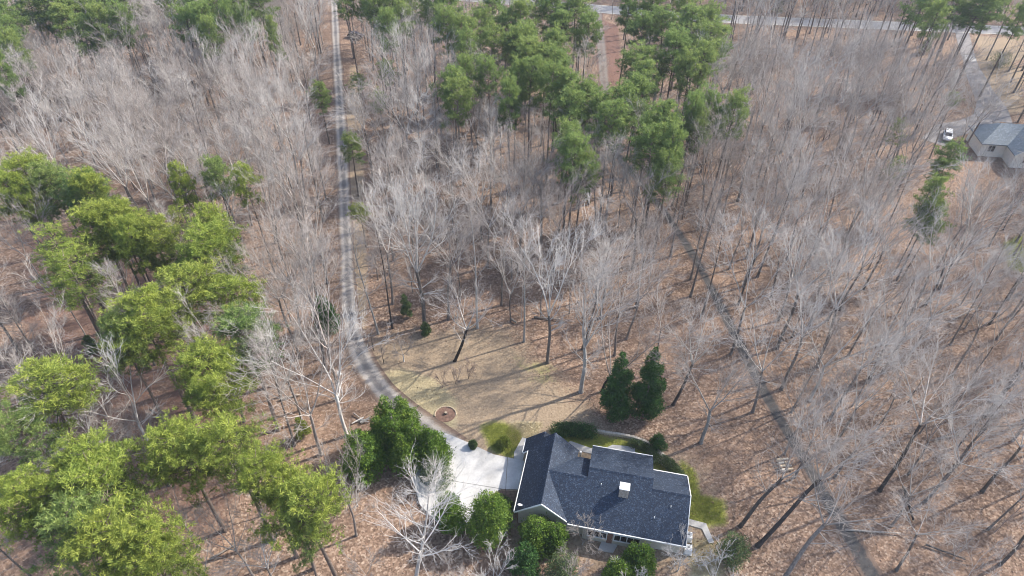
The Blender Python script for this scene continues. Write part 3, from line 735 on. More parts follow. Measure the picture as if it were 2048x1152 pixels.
def grow_evergreen(seed, lobes, n, leaf=(.16,.30), wid=.11, trunk=None, mat='evergreen', up=.25, stems=0):
    """leaves through lobes (cx,cy,cz, rx,ry,rz); a trunk and inner boughs"""
    rng = np.random.default_rng(seed); lobes = np.array(lobes, float)
    vol = (lobes[:,3]*lobes[:,4]+lobes[:,3]*lobes[:,5]); pick = rng.choice(len(lobes), n, p=vol/vol.sum())
    u = rng.normal(size=(n,3)); u /= np.linalg.norm(u, axis=1, keepdims=True)
    bumpy = 1+.22*np.sin(u[:,0]*5+pick*1.3)*np.sin(u[:,1]*6+pick)+.12*np.sin(u[:,2]*7+pick*2.1)
    rr = np.clip(1-np.abs(rng.normal(size=n))*.24+np.where(rng.random(n) < .12, rng.random(n)*.35, 0), .25, 1.35)*bumpy
    P = lobes[pick,:3]+u*lobes[pick,3:6]*rr[:,None]
    keep = P[:,2] > .05; P = P[keep]; u = u[keep]; pk = pick[keep]; m = len(P)
    D = u*.7+rng.normal(size=(m,3))*.6+np.array([0,0,up]); D /= np.linalg.norm(D, axis=1, keepdims=True)
    cell = np.sin(P[:,0]*3.1+seed)*np.sin(P[:,1]*2.7)*np.sin(P[:,2]*2.9)
    tint = np.clip(.42+.22*cell+rng.normal(size=m)*.16, 0, 1)
    V, F, ti = leafquads(P, D, rng.uniform(*leaf, m), rng.uniform(wid*.7, wid*1.3, m), rng, tint)
    crown = meshpy('crown', V, F, M[mat], False, ti)
    top = lobes[:,2].max(); T = []
    r0 = trunk or .16
    for i in range(6): T.append([math.sin(i)*.04, math.cos(i)*.04, -.3+(top+.3)*i/6, math.sin(i+1)*.04, math.cos(i+1)*.04, -.3+(top+.3)*(i+1)/6, r0*(1-i/6.5), r0*(1-(i+1)/6.5)])
    for lb in lobes:
        for s in range(2):
            z0 = max(.3, lb[2]-lb[5]*rng.uniform(.3,.9)); e = lb[:3]+rng.normal(size=3)*lb[3:6]*.4
            T.append([0,0,z0,*e, .05,.015])
    Vt, Ft = frustums(np.array(T), 5)
    return meshpy('trunk', Vt, Ft, M['bark'], True), crown
def cone_lobes(Ht, R, seed, n=26, top=.0, z0=.4, pw=.75):
    rng = np.random.default_rng(seed); L = []
    for i in range(n):
        t = (i+.5)/n; r = R*(math.sin(math.pi*(.5+.5*t)))**pw if t > .12 else R*(.6+.4*t/.12)
        a = i*2.4+rng.normal()*.3; rc = r*.6*rng.uniform(.75, 1.2); s = max(.3, r*.5*rng.uniform(.65, 1.15))
        L.append((math.cos(a)*rc, math.sin(a)*rc, z0+t*(Ht-z0)-.15, s, s, s*1.3))
    return L
def place(name, meshes, loc, rz, scale, label, cat='tree', group=None, parts=('trunk','crown')):
    e = empty(name, loc, rz, scale); tag(e, label, cat, group)
    for nm, me in zip(parts, meshes): link(nm, me, e)
    return e
# ------------------------------------------------------------------ pines, each one placed
PL = [
 # u, v of the crown's middle, crown radius in pixels, height
 (15,45,36),(105,18,44),(165,28,40),(228,25,44),(160,72,30),(25,105,30),(250,52,26),(195,5,38),(60,8,38),(130,48,34),(205,52,32),(8,150,24),(2,80,30),(140,0,38),(255,10,34),
 (370,58,32),(400,25,36),(440,20,38),(480,26,38),(522,12,34),(425,78,22),(420,45,32),(462,0,34),(500,0,34),(548,75,15),(350,8,28),(492,55,22),(455,50,22),
 (70,362,50),(122,375,46),(166,384,50),(24,392,42),(198,398,36),(70,405,34),
 (370,378,27),(434,360,37),(499,378,30),(356,436,28,15),
 (200,465,44),(247,455,44),(312,490,42),(425,464,36),(430,506,52),(265,492,30),
 (110,512,48),(165,532,46),(140,565,40),
 (362,584,64),(300,655,66),(470,612,54),(494,685,54),(424,748,62),(245,690,42),(440,802,40),
 (88,800,76,21),(70,862,50,20),
 (215,930,66,21),(362,897,58,20),(468,906,62,21),(525,950,50,20),(622,1012,64,20),(568,985,50,19),(590,1055,38,18),
 (198,1005,72,22),(254,1086,74,22),(160,1075,62,22),(305,1122,60,21),(56,1037,60,21),(112,1030,46,21),
 (640,190,24,14),(716,168,22,10),(776,148,24,14),(720,426,23,9),(760,205,20,13),(700,298,25,13),
 (694,8,26),(752,22,28),(782,22,34),(728,0,30),(822,15,30),(778,62,26),(800,48,26),
 (858,12,30),(888,62,36),(928,78,36),(900,30,32),(945,105,32),(992,102,40),(958,55,32),(1012,62,32),(985,25,32),(1032,98,36),(1062,122,40),(1088,135,40),
 (1052,88,36),(1042,45,32),(1122,62,36),(1150,32,40),(1102,28,34),(1075,8,30),(1112,145,36),(1060,165,36),(1120,100,36),(1172,70,32),(1165,10,32),
 (908,180,36),(918,205,36),(940,155,30),(980,168,34),(1018,205,28),(1028,168,28),(1100,182,36),(1152,198,36),
 (1128,228,46),(1192,235,42),(1242,215,42),(1180,208,34),(1265,205,38),(1218,255,42),(1146,322,46),(1138,290,42),(1158,350,32),
 (1320,262,46),(1308,302,46),(1336,345,36),(1285,288,36),(1345,300,32),
 (1285,135,46),(1292,168,36),(1330,60,42),(1308,28,36),(1368,20,36),(1380,62,46),(1412,92,46),(1350,112,42),(1402,135,42),(1376,155,34),(1422,55,36),(1255,20,24),(1280,70,34),
 (1400,262,28),(1408,228,34),(1456,238,36),(1385,245,28),
 (1862,395,26,19),(1856,432,26,16),(1850,462,22,13),(1898,318,30,15),(1878,345,26,13),(1796,265,18,13),(1790,336,22,13),(1905,200,15,9),
 (1838,18,40),(1898,22,46),(1952,18,40),(1985,10,36),(2032,42,30),(1870,48,26),
]
rp = random.Random(7)
PINE_ZONES = [
 (lambda u, v: u < 660 and v < 140, 'in the far upper-left pine row', 'pines of the upper-left row'),
 (lambda u, v: u < 300 and v < 450, 'in the pine clump at the left edge, midway up', 'pines of the left edge clump'),
 (lambda u, v: u < 530 and v < 450, 'in the small pine clump left of the drive', 'pines of the small left clump'),
 (lambda u, v: u < 560 and v < 580, 'in the open pine stand with bare trunks showing, left', 'pines of the open left stand'),
 (lambda u, v: u < 560 and v < 740 , 'in the big bright pine mass left of the drive', 'pines of the big left mass'),
 (lambda u, v: 380 < u < 560 and v < 830, 'at the lower foot of the big bright pine mass', 'pines at the foot of the left mass'),
 (lambda u, v: u < 200 and v < 900, 'in the round pine clump at the lower left edge', 'pines of the lower left clump'),
 (lambda u, v: u < 330 and v >= 900, 'in the bottom-left corner pine mass', 'pines of the bottom-left corner'),
 (lambda u, v: u < 700 and v >= 830, 'in the bottom pine row reaching towards the sycamore', 'pines of the bottom row'),
 (lambda u, v: u < 850 and v < 100, 'in the pines beside the far end of the drive', 'pines at the far end of the drive'),
 (lambda u, v: u < 1180 and v < 150, 'in the dense far-centre pine belt near the road', 'pines of the far-centre belt'),
 (lambda u, v: u < 1060 and v < 230, 'on the left flank of the central pine belt', 'pines on the left flank of the belt'),
 (lambda u, v: 1050 < u < 1275 and v < 270, 'in the middle of the central pine belt', 'pines in the middle of the belt'),
 (lambda u, v: u < 1200 and v < 380, 'at the near tip of the central pine belt', 'pines at the near tip of the belt'),
 (lambda u, v: 1260 < u < 1350 and 240 < v < 380, 'at the near right corner of the pine belt', 'pines at the right corner of the belt'),
 (lambda u, v: u < 1450 and v < 180, 'in the pine stand right of the red side lane', 'pines right of the side lane'),
 (lambda u, v: 1370 < u < 1480 and v < 280, 'in the small olive pine clump in the upper wood', 'pines of the small olive clump'),
 (lambda u, v: u > 1740 and v < 80, 'by the road in the upper right corner', 'pines by the road, upper right'),
]
PSPEC = {(640,190):'lone pale olive pine left of the drive, among white bare trees', (716,168):'small bushy green pine on the right verge far up the drive',
 (776,148):'slim pine standing among bare trees right of the far drive', (720,426):'small pale green pine beside the drive, midway down',
 (760,205):'slim dull pine behind the bare tree right of the far drive', (1862,395):'tallest of the three slim pines in the right-hand wood',
 (1856,432):'middle of the three slim pines in the right-hand wood', (1850,462):'lowest of the three slim pines in the right-hand wood',
 (1898,318):'green pine leaning beside the neighbouring house, below the white car', (1878,345):'lower bushy pine just below the white car',
 (1796,265):'thin yellowish pine left of the white car', (1790,336):'small sparse pine in the wood left of the neighbouring house',
 (1905,200):'small upright green pine between the white car and the road', (356,436):'pale young pine below the small clump left of the drive',
 (700,298):'bushy pine leaning over the right side of the far drive'}
pine_xy = []; pine_rec = []
for row in PL:
    u, v, r = row[:3]; Ht = row[3] if len(row) > 3 else (23 if v < 330 else 21)*rp.uniform(.93, 1.06)
    zc = Ht*.81; c = px(u, v, zc); Rm = r/ppm(c.x, c.y, zc)
    thin = (u, v) in ((110,512),(165,532),(140,565),(356,436),(1796,265),(1790,336))
    src = rp.choice(PINES_THIN if thin else PINES); sx = min(1.55, max(.5, Rm*(1.24 if v > 430 else .98)/src[3])); sz = Ht/src[2]
    sp_ = PSPEC.get((u, v)); z = next(((a, b) for f, a, b in PINE_ZONES if f(u, v)), ('among the bare trees', 'scattered pines'))
    pine_rec.append([u, v, r, c, sx, sz, src, thin, sp_, z]); pine_xy.append((c.x, c.y))
byz = {}
for i, rcd in enumerate(pine_rec):
    if not rcd[8]: byz.setdefault(rcd[9], []).append(i)
plabel = {}
ORD = ['first','second','third','fourth','fifth','sixth','seventh','eighth','ninth','tenth','eleventh','twelfth','thirteenth','fourteenth','fifteenth','sixteenth','seventeenth','eighteenth','nineteenth','twentieth']+['%d%s' % (n, {1:'st',2:'nd',3:'rd'}.get(n % 10, 'th')) for n in range(21, 80)]
for z, ids in byz.items():
    ids = sorted(ids, key=lambda i: pine_rec[i][0])
    for k, i in enumerate(ids):
        plabel[i] = ('leftmost' if k == 0 else 'rightmost' if k == len(ids)-1 else ORD[k])+(' pine ' if k in (0, len(ids)-1) else ' pine from the left ')+z[0]
for i, (u, v, r, c, sx, sz, src, thin, sp_, z) in enumerate(pine_rec):
    e = place('pine_tree', src[:2], (c.x, c.y, 0), rp.uniform(0, 6.28), (sx, sx, sz), sp_ or plabel[i], 'tree', z[1])
    e.rotation_euler.x = rp.gauss(0, .025); e.rotation_euler.y = rp.gauss(0, .025)
    if v < 330 or u > 1000 or rp.random() < .15:          # greener needles: different light on these pines put into the colour
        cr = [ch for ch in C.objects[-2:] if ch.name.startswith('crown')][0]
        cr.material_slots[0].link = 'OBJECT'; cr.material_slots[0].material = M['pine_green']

# ------------------------------------------------------------------ evergreens and shrubs round the house
def at_top(u, v, Ht): p = px(u, v, Ht); return (p.x, p.y, 0)
def evergreen(name, u, v, Ht, R, seed, label, mat='evergreen', n=11000, group=None, leaf=(.16,.32), wid=.12, pw=.75, z0=.4, cat='tree', trunk=.16):
    m = grow_evergreen(seed, cone_lobes(Ht, R, seed, max(10, int(R*10)), z0=z0, pw=pw), n, leaf, wid, trunk, mat)
    return place(name, m, at_top(u, v, Ht), seed*1.3, (1,1,1), label, cat, group)
evergreen('cedar_tree', 1248, 704, 13.0, 2.25, 201, 'left one of the twin dark green cedars behind the house', 'cedar', 20000, 'twin dark cedars', z0=1.2, trunk=.22, pw=.62)
evergreen('cedar_tree', 1313, 697, 13.2, 2.35, 202, 'right one of the twin dark green cedars behind the house', 'cedar', 20000, 'twin dark cedars', z0=1.2, trunk=.22, pw=.62)
EV = [(766,793,9.0,2.2,'dark green conical evergreen, farthest left of the clump beside the pad'),(797,794,8.6,2.2,'dark green conical evergreen farthest right-hand top of the clump by the drive bend'),
      (780,822,8.8,2.6,'lime-topped conical evergreen in the middle of the clump beside the pad'),(752,835,7.5,1.8,'shaded evergreen on the left flank of the clump beside the pad'),
      (824,838,8.0,2.5,'bright evergreen right of middle in the clump beside the pad'),(858,858,6.5,2.3,'bright low evergreen at the right end of the clump, overhanging the pad'),
      (800,868,7.0,2.2,'shaded evergreen at the front of the clump beside the pad')]
for k, (u, v, h, r, lb) in enumerate(EV): evergreen('evergreen_tree', u, v, h, r, 210+k, lb, 'evergreen', 11000, 'evergreen clump beside the pad', pw=.7)
evergreen('evergreen_tree', 715, 868, 7.5, 2.9, 220, 'round glossy green tree left of the evergreen clump', 'evergreen', 14000, leaf=(.2,.38), wid=.16, pw=.45)
evergreen('evergreen_tree', 640, 596, 6.5, 2.1, 221, 'round dark evergreen on the left verge of the drive', 'cedar', 12000, pw=.4, leaf=(.15,.28))
evergreen('evergreen_tree', 978, 992, 7.5, 2.9, 222, 'big bushy green tree in front of the garage gable', 'evergreen', 16000, pw=.5)
evergreen('evergreen_tree', 1075, 1040, 5.5, 2.3, 223, 'green bushy tree under the front roof valley', 'evergreen', 11000, pw=.5)
evergreen('evergreen_tree', 1112, 1052, 4.5, 1.7, 224, 'lime green bush right of the front roof valley', 'evergreen', 7000, pw=.5)
evergreen('evergreen_tree', 896, 985, 7.0, 2.0, 225, 'slim lime green tree between the sycamore and the pad', 'evergreen', 9000, pw=.6)
evergreen('evergreen_tree', 1285, 1098, 4.0, 2.0, 226, 'green bush at the bottom edge below the front windows', 'evergreen', 9000, pw=.5)
evergreen('evergreen_tree', 1240, 1128, 4.0, 1.7, 227, 'dark green bush at the bottom edge below the front walk', 'evergreen', 8000, pw=.5)
evergreen('evergreen_tree', 1050, 1095, 5.0, 1.8, 228, 'dark green bush at the bottom edge below the garage gable', 'cedar', 8000, pw=.5)
evergreen('round_shrub', 1318, 872, 2.6, 1.3, 230, 'round grey-green shrub at the end of the stone wall behind the house', 'cedar', 6000, cat='shrub', pw=.4, leaf=(.1,.2), wid=.08, z0=.1, trunk=.06)
for k, (u, v, h, r, lb) in enumerate([(1008,876,1.6,1.0,'pale green round shrub on the lawn beside the side walk'),(850,648,2.0,.9,'small green bush at the foot of the big clearing tree'),
      (808,590,4.5,1.0,'upright dull green shrub at the wood edge left of the big clearing tree'),(595,835,4.0,1.0,'pale green shrub in the leaf litter left of the lamp post'),
      (945,884,1.0,.5,'tiny green shrub at the edge of the pad'),(330,585,3.0,1.0,'low green shrub under the left pine mass'),(172,672,3.2,1.1,'dark green shrub at the left foot of the big pine mass'),
      (1860,72,4.5,1.5,'dark bushy shrub below the road, upper right'),(2010,105,3.5,3.2,'wide grey-green shrub on the verge in the upper right'),(1560,-2,4,2,'dark green shrub beyond the road')]):
    evergreen('leafy_shrub', u, v, h, r, 240+k, lb, 'grass' if k in (0,3) else 'shrub', 4500, cat='shrub', pw=.45, leaf=(.1,.22), wid=.09, z0=.1, trunk=.05)
def hedge(name, pts, h, r, seed, label, mat, n):
    Q = smooth_line([(*px(u, v)[:2],) for u, v in pts], max(6, len(pts)*4)); c = Q.mean(0)
    lobes = [(q[0]-c[0], q[1]-c[1], h*.5, r, r, h*.55) for q in Q]
    m = grow_evergreen(seed, lobes, n, (.1,.2), .08, .05, mat); return place(name, m, (c[0], c[1], 0), 0, (1,1,1), label, 'hedge', parts=('stems','foliage'))
hedge('hedge', [(1112,868),(1135,866),(1160,868),(1182,872)], 1.8, 1.0, 260, 'long clipped dark green hedge behind the roof valley', 'cedar', 11000)
hedge('hedge', [(1262,890),(1285,896),(1308,912),(1312,925)], 1.0, .55, 261, 'low brown-green hedge below the stone wall behind the house', 'shrub', 6000)
hedge('hedge', [(1325,925),(1340,935),(1352,950),(1360,962)], 1.2, .75, 262, 'dark low hedge curving past the stone steps', 'shrub', 7000)
hedge('hedge', [(1000,1000),(1015,1012),(1024,1020)], 1.0, .6, 263, 'small shrub bed beside the garage door', 'shrub', 4000)

# ------------------------------------------------------------------ bare trees that stand out
HERO = []
def hero(name, u, v, label, tm, cm, scale=1.0, rz=0.0, **a):
    a.setdefault('seed', u+v); p = px(u, v); t, c, arr = tree_meshes(name, a, M[tm], M[cm], 7)
    place(name, (t, c), (p.x, p.y, 0), rz, (scale,)*3, label, 'tree'); HERO.append((p.x, p.y))
hero('sycamore_tree', 826, 1185, 'white-limbed sycamore at the bottom, in front of the evergreen clump', 'bark_pale', 'twig_white', Ht=21, r0=.29, fork=.38, nlimb=20, spread=.8, style='spire', dens=.95, seed=5, lean=(3.6,0))
hero('bare_tree', 302, 892, 'white fan-shaped bare tree among the lower-left pines', 'bark_pale', 'twig_white', Ht=18.5, r0=.24, fork=.28, nlimb=8, spread=.62, style='fan', seed=8, dens=.9)
hero('bare_tree', 186, 968, 'white-twigged bare tree left of the bottom pines', 'bark_pale', 'twig_white', Ht=13, r0=.2, fork=.25, nlimb=10, spread=.8, style='fan', seed=21)
hero('bare_tree', 694, 870, 'tall white-barked bare tree standing beside the lamp post', 'bark_pale', 'twig_white', Ht=22, r0=.26, fork=.38, nlimb=13, spread=.42, style='fan', lean=(-.3,.2), seed=16, dens=.62)
hero('bare_tree', 850, 651, 'biggest pale bare tree at the left end of the clearing edge', 'bark', 'twig_white', Ht=26, r0=.36, fork=.42, nlimb=14, spread=.5, style='fan', seed=4, dens=1.1)
hero('bare_tree', 757, 667, 'slim bare tree leaning left between the drive and the clearing', 'bark_pale', 'twig', Ht=20, r0=.18, fork=.4, nlimb=18, spread=.42, style='spire', lean=(-1.5,0), seed=71)
hero('bare_tree', 785, 655, 'slim dark bare tree right of the leaning one by the drive', 'bark_dark', 'twig', Ht=19, r0=.17, fork=.45, nlimb=18, spread=.42, style='spire', seed=72)
hero('leaning_tree', 908, 722, 'dark leaning bare tree standing alone in the clearing', 'bark_dark', 'twig', Ht=13, r0=.26, fork=.45, nlimb=10, spread=.8, style='fan', lean=(2.2,.6), seed=9, dens=.75)
hero('bare_tree', 955, 655, 'pale bare tree behind the leaning dark tree', 'bark_pale', 'twig', Ht=22, r0=.22, fork=.45, nlimb=20, spread=.42, style='spire', seed=74)
hero('bare_tree', 1048, 682, 'slim straight bare tree at the middle of the clearing edge', 'bark_pale', 'twig', Ht=21, r0=.17, fork=.5, nlimb=20, spread=.42, style='spire', seed=75)
hero('bare_tree', 1095, 724, 'forked grey bare tree at the right end of the clearing edge', 'bark', 'twig_white', Ht=22, r0=.27, fork=.42, nlimb=10, spread=.55, style='fan', seed=76)
hero('bare_tree', 1162, 783, 'stout pale bare tree on the grass left of the twin cedars', 'bark_pale', 'twig', Ht=23, r0=.33, fork=.38, nlimb=10, spread=.38, style='fan', seed=77, dens=1.1)
hero('bare_tree', 1203, 782, 'dark multi-stemmed bare tree just left of the twin cedars', 'bark_dark', 'twig', Ht=19, r0=.24, fork=.16, nlimb=9, spread=.5, style='fan', seed=78, lean=(.8,0))
hero('bare_tree', 1346, 808, 'dark bare tree leaning right behind the twin cedars', 'bark_dark', 'twig', Ht=18, r0=.23, fork=.45, nlimb=9, spread=.55, style='fan', lean=(1.5,0), seed=79)
hero('bare_tree', 1402, 885, 'grey bare tree on the leaf litter right of the stone wall', 'bark_pale', 'twig', Ht=16, r0=.27, fork=.4, nlimb=9, spread=.6, style='fan', seed=80)
hero('bare_tree', 1480, 1052, 'leaning dark bare tree nearest the east walk', 'bark_dark', 'twig', Ht=17, r0=.25, fork=.55, nlimb=9, spread=.6, style='fan', lean=(2.5,.5), seed=81, dens=.8)
hero('bare_tree', 1516, 1090, 'leaning bare tree right of the green shrub by the east walk', 'bark_dark', 'twig', Ht=19, r0=.27, fork=.6, nlimb=9, spread=.6, style='fan', lean=(4.5,1.5), seed=82, dens=.8)
hero('bare_tree', 1560, 1165, 'bare tree at the bottom edge left of the asphalt path', 'bark', 'twig', Ht=19, r0=.28, fork=.5, nlimb=9, spread=.7, style='fan', lean=(2.5,1.5), seed=83, dens=.8)
hero('bare_tree', 1620, 800, 'wide white-twigged bare tree just right of the asphalt path', 'bark_pale', 'twig_white', Ht=19, r0=.24, fork=.35, nlimb=9, spread=.85, style='fan', seed=84)
hero('bare_tree', 1760, 980, 'dark straight bare tree in the lower right wood', 'bark_dark', 'twig', Ht=24, r0=.24, fork=.55, nlimb=9, spread=.6, style='fan', seed=85)
hero('ornamental_tree', 808, 723, 'small grey bare ornamental tree on the clearing grass', 'bark_pale', 'twig', Ht=4.2, r0=.13, fork=.35, nlimb=6, spread=1.1, style='fan', seed=86, dens=.8)
hero('ornamental_tree', 747, 700, 'small dark bare sapling beside the drive bend', 'bark_dark', 'twig_brown', Ht=3.6, r0=.07, fork=.4, nlimb=9, spread=.7, style='spire', seed=87, dens=.5)
hero('ornamental_tree', 768, 728, 'thin bare sapling left of the grey ornamental tree', 'bark_dark', 'twig_brown', Ht=3.4, r0=.06, fork=.3, nlimb=9, spread=.6, style='spire', seed=88, dens=.5)
for k, (u, v, lb) in enumerate([(885,775,'leftmost of three bare twiggy shrubs on the clearing grass'),(912,767,'middle of three bare twiggy shrubs on the clearing grass'),(937,757,'rightmost of three bare twiggy shrubs on the clearing grass')]):
    hero('bare_shrub', u, v, lb, 'bark_dark', 'twig_brown', Ht=2.8, r0=.06, fork=.12, nlimb=6, spread=.5, style='fan', seed=90+k, dens=.7, fine=1)
for k, (u, v, h, lb, cm) in enumerate([(1165,1088,4.2,'small bare tree overlapping the front roof edge','twig'),(1356,1140,5.4,'pale bushy bare tree overlapping the right front of the roof','twig_white'),
      (874,965,3.4,'grey-twigged bush-like bare tree over the left of the pad','twig_white'),(985,1172,5.5,'pale bare thicket tree at the bottom edge left of the house','twig_white'),
      (1140,1165,5,'grey-green bare bushy tree below the front wall','twig'),(1425,1165,5,'bare bushy tree below the east walk','twig_white'),(735,1160,5.5,'bare bushy tree left of the sycamore trunk','twig'),
      (905,1175,5,'bare bushy tree just right of the sycamore trunk','twig'),(1255,1175,3.6,'bare bush at the bottom edge below the front walk','twig'),(715,1010,4.5,'bare bush under the round glossy tree','twig')]):
    hero('bare_tree', u, v, lb, 'bark_pale', cm, Ht=h, r0=.085, fork=.14, nlimb=7, spread=.7, style='fan', seed=140+k, dens=.75, fine=2)
for k, (u, v, lb) in enumerate([(1478,1075,'green twiggy shrub right of the east walk'),(1130,1112,'grey-green leafy shrub below the front wall'),(868,915,'pale leafy shrub at the left border of the pad')]):
    evergreen('leafy_shrub', u, v, 4.5, 2.1, 270+k, lb, 'shrub', 5000, cat='shrub', pw=.45, leaf=(.12,.26), wid=.09, z0=.1, trunk=.05)

# ------------------------------------------------------------------ the wood: bare trees spread over the ground
rng = np.random.default_rng(11)
PROT = [ [(700,700),(765,668),(1015,650),(1170,785),(1215,850),(1400,935),(1445,1010),(1440,1100),(1390,1120),(1240,1100),(1010,1090),(900,1050),(830,900),(740,790)],
         [(1190,695),(1350,690),(1350,860),(1190,860)], [(1880,250),(1910,250),(1910,292),(1880,292)], [(1942,240),(2048,240),(2048,335),(1942,335)], [(1915,80),(1960,80),(1965,135),(1930,135)] ]
PROT.append([(1185,8),(1450,28),(2048,50),(2048,76),(1700,64),(1450,54),(1185,34)]); PROT.append([(1195,40),(1240,40),(1242,185),(1200,185)])
PROT.append([(690,55),(738,55),(730,165),(698,165)])
for q in ((1830,362,1892,478),(1866,298,1924,362),(692,276,726,324),(614,166,664,214),(700,406,740,448)): PROT.append([(q[0],q[1]),(q[2],q[1]),(q[2],q[3]),(q[0],q[3])])
PROT.append([(1925,75),(2048,75),(2048,140),(1975,150)])
MU, MV = np.meshgrid(np.arange(-400,2500,8.0), np.arange(-300,1500,8.0))
PMASK = np.max([poly_sd(MU, MV, p) for p in PROT], 0) > 0
def protected(u, v):
    j, i = int((u+400)/8), int((v+300)/8)
    return 0 <= i < PMASK.shape[0] and 0 <= j < PMASK.shape[1] and bool(PMASK[i, j])
LANE = [(u, v) for u, v, _ in drive_px if v < 720]
def lane_u(v): return np.interp(v, [p[1] for p in LANE], [p[0] for p in LANE])
PATHL = [(u, v) for u, v, _ in path_px]
def path_u(v): return np.interp(v, [p[1] for p in PATHL], [p[0] for p in PATHL])
EXCL = [(LINES['drive'], 3.2), (LINES['path'], 1.7), (LINES['road'], 6.0), (LINES['side_lane'], 3.5), (LINES['neighbour_driveway'], 4), (LINES['neighbour_turning_area'], 4)]
redp = red_zone
PINEZ = [PW(z) for z in ([(0,330),(230,330),(260,420),(520,560),(570,700),(540,860),(700,1000),(700,1150),(0,1150)], [(860,0),(1200,0),(1280,150),(1360,250),(1360,400),(1100,400),(1100,280),(880,250)], [(1230,40),(1460,20),(1460,180),(1260,200)], [(0,-20),(270,-20),(270,90),(0,130)], [(330,0),(560,0),(560,90),(340,90)], [(680,0),(860,0),(860,80),(690,80)])]
cand = []; cell = {}
def ok_dist(x, y, d):
    ci, cj = int(x//6), int(y//6)
    for a in range(ci-1, ci+2):
        for b in range(cj-1, cj+2):
            for (X, Y) in cell.get((a, b), ()):
                if (X-x)**2+(Y-y)**2 < d*d: return False
    return True
HX = np.array(HERO+pine_xy); PU = np.array([r[0] for r in pine_rec]); PVv = np.array([r[1] for r in pine_rec]); PR = np.array([r[2] for r in pine_rec]); PY = np.array([r[3].y for r in pine_rec])
for x, y in HERO: cell.setdefault((int(x//6), int(y//6)), []).append((x, y))
NT = 12000; CX = rng.uniform(-215, 215, NT); CY = rng.uniform(26, 262, NT)
dl = [(linedist(CX, CY, Q), wd) for Q, wd in EXCL]; dcl = poly_sd(CX, CY, clearing); dred = poly_sd(CX, CY, redp); dy1 = poly_sd(CX, CY, yard_tr)
dpz = np.max([poly_sd(CX, CY, z) for z in PINEZ], 0)
hloc = np.array([house.location.x, house.location.y])
for i in range(NT):
    x, y = CX[i], CY[i]; u, v, zf = proj(x, y, 0)
    if u < -70 or u > (2230 if v > 150 else 2100) or v > 1215 or v < -40: continue
    if any(d[i] < wd for d, wd in dl) or dcl[i] > 0 or dred[i] > -1 or dy1[i] > 0: continue
    if 980 < u < 1460 and v > 860: continue
    if 715 < u < 985 and 850 < v < 1180: continue
    if math.hypot(x-nh_c.x-4, y-nh_c.y-6) < 12: continue
    right = u > path_u(v)
    sp = 3.8 if (u < 690 and v < 420) else (4.2 if v < 500 else 4.6)
    if dpz[i] > 0:
        sp = 7.5
    if right and v > 750: sp = 4.7
    if np.min(np.hypot(HX[:,0]-x, HX[:,1]-y)) < (2.2 if dpz[i] <= 0 else 3.0): continue
    if not ok_dist(x, y, sp*rng.uniform(.68, 1.05)): continue
    k = rng.random()
    vi = int(rng.integers(0, 7) if k < .55 else (rng.integers(7, 11) if k < .75 else rng.integers(11, 14)))
    sc = rng.uniform(.76, 1.06)
    if v > 950: sc *= .8
    Ht = BARE[vi][2]*sc; R = Ht*.16; bad = 0; lane = 0; tot = 0; pin = 0
    for h in (.5, .65, .8, .95):
        for dx in (-.8, 0, .8):
            uu, vv, _ = proj(x+dx*R, y, Ht*h); tot += 1
            if protected(uu, vv): bad += 1
            if 100 < vv < 720 and abs(uu-lane_u(vv)) < 15: lane += 1
            if vv > 400 and abs(uu-path_u(vv)) < 15: lane += 1.2
            dd = (PU-uu)**2+(PVv-vv)**2 < (PR*.9)**2
            if (dd & (PY > y-4)).any(): pin += 1
    if bad/tot > .09 or lane/tot > .18 or pin/tot > .26: continue
    cell.setdefault((int(x//6), int(y//6)), []).append((x, y))
    cand.append((x, y, vi, sc, rng.uniform(0, 6.28), u, v, Ht))
def vis(c):
    u, v, _ = proj(c[0], c[1], c[7]*.7)
    return -40 < u < 2088 and -40 < v < 1190
def size(c): return c[7]*ppm(c[0], c[1], c[7]*.6)*(1.0 if c[2] < 7 else .8)
inview = sorted([c for c in cand if vis(c)], key=size, reverse=True)
solo = inview[:300-len(HERO)+8]; rest = inview[300-len(HERO)+8:]+[c for c in cand if not vis(c)]
print('bare trees', len(cand), 'in view', len(inview), 'solo', len(solo))
def zone(u, v):
    if u < lane_u(v)+6 and v < 800:
        if v < 180: return 'in the far wood at the upper left', 'bare trees of the far upper-left wood'
        if v < 330: return 'in the grey wood left of the far drive', 'bare trees left of the far drive'
        if u > 520: return 'between the left pines and the drive', 'bare trees between the left pines and the drive'
        if v < 520: return 'above the left pine stand', 'bare trees above the left pines'
        return 'among the trunks of the left pine stand', 'bare trees among the left pines'
    if u < 900 and v >= 780: return 'in the wood below the drive bend', 'bare trees of the lower-left wood'
    if u < path_u(v):
        if v < 330: return 'behind the central pine belt', 'bare trees behind the central pines'
        if v < 480: return 'just below the central pines', 'bare trees below the central pines'
        if u < 960: return 'right of the drive, above the clearing', 'bare trees above the clearing, by the drive'
        if u < 1200: return 'in the middle wood above the clearing', 'bare trees in the middle wood'
        return 'between the clearing and the path', 'bare trees between clearing and path'
    if v < 200: return 'in the wood just below the road', 'bare trees below the road'
    if v < 400: return 'left of the neighbouring house', 'bare trees left of the neighbouring house'
    if v < 580: return ('in the upper right wood beside the path' if u < 1700 else 'below the neighbouring house'), ('bare trees of the upper right wood' if u < 1700 else 'bare trees below the neighbouring house')
    if v < 800: return ('beside the middle of the path' if u < 1750 else 'at the right edge, midway down'), ('bare trees beside the middle of the path' if u < 1750 else 'bare trees at the right edge')
    return ('in the lower right wood beside the path' if u < 1800 else 'in the lower right corner wood'), ('bare trees of the lower right wood' if u < 1800 else 'bare trees of the lower right corner')
zs = {}
for i, c in enumerate(solo): zs.setdefault(zone(c[5], c[6]), []).append(i)
slab_ = {}
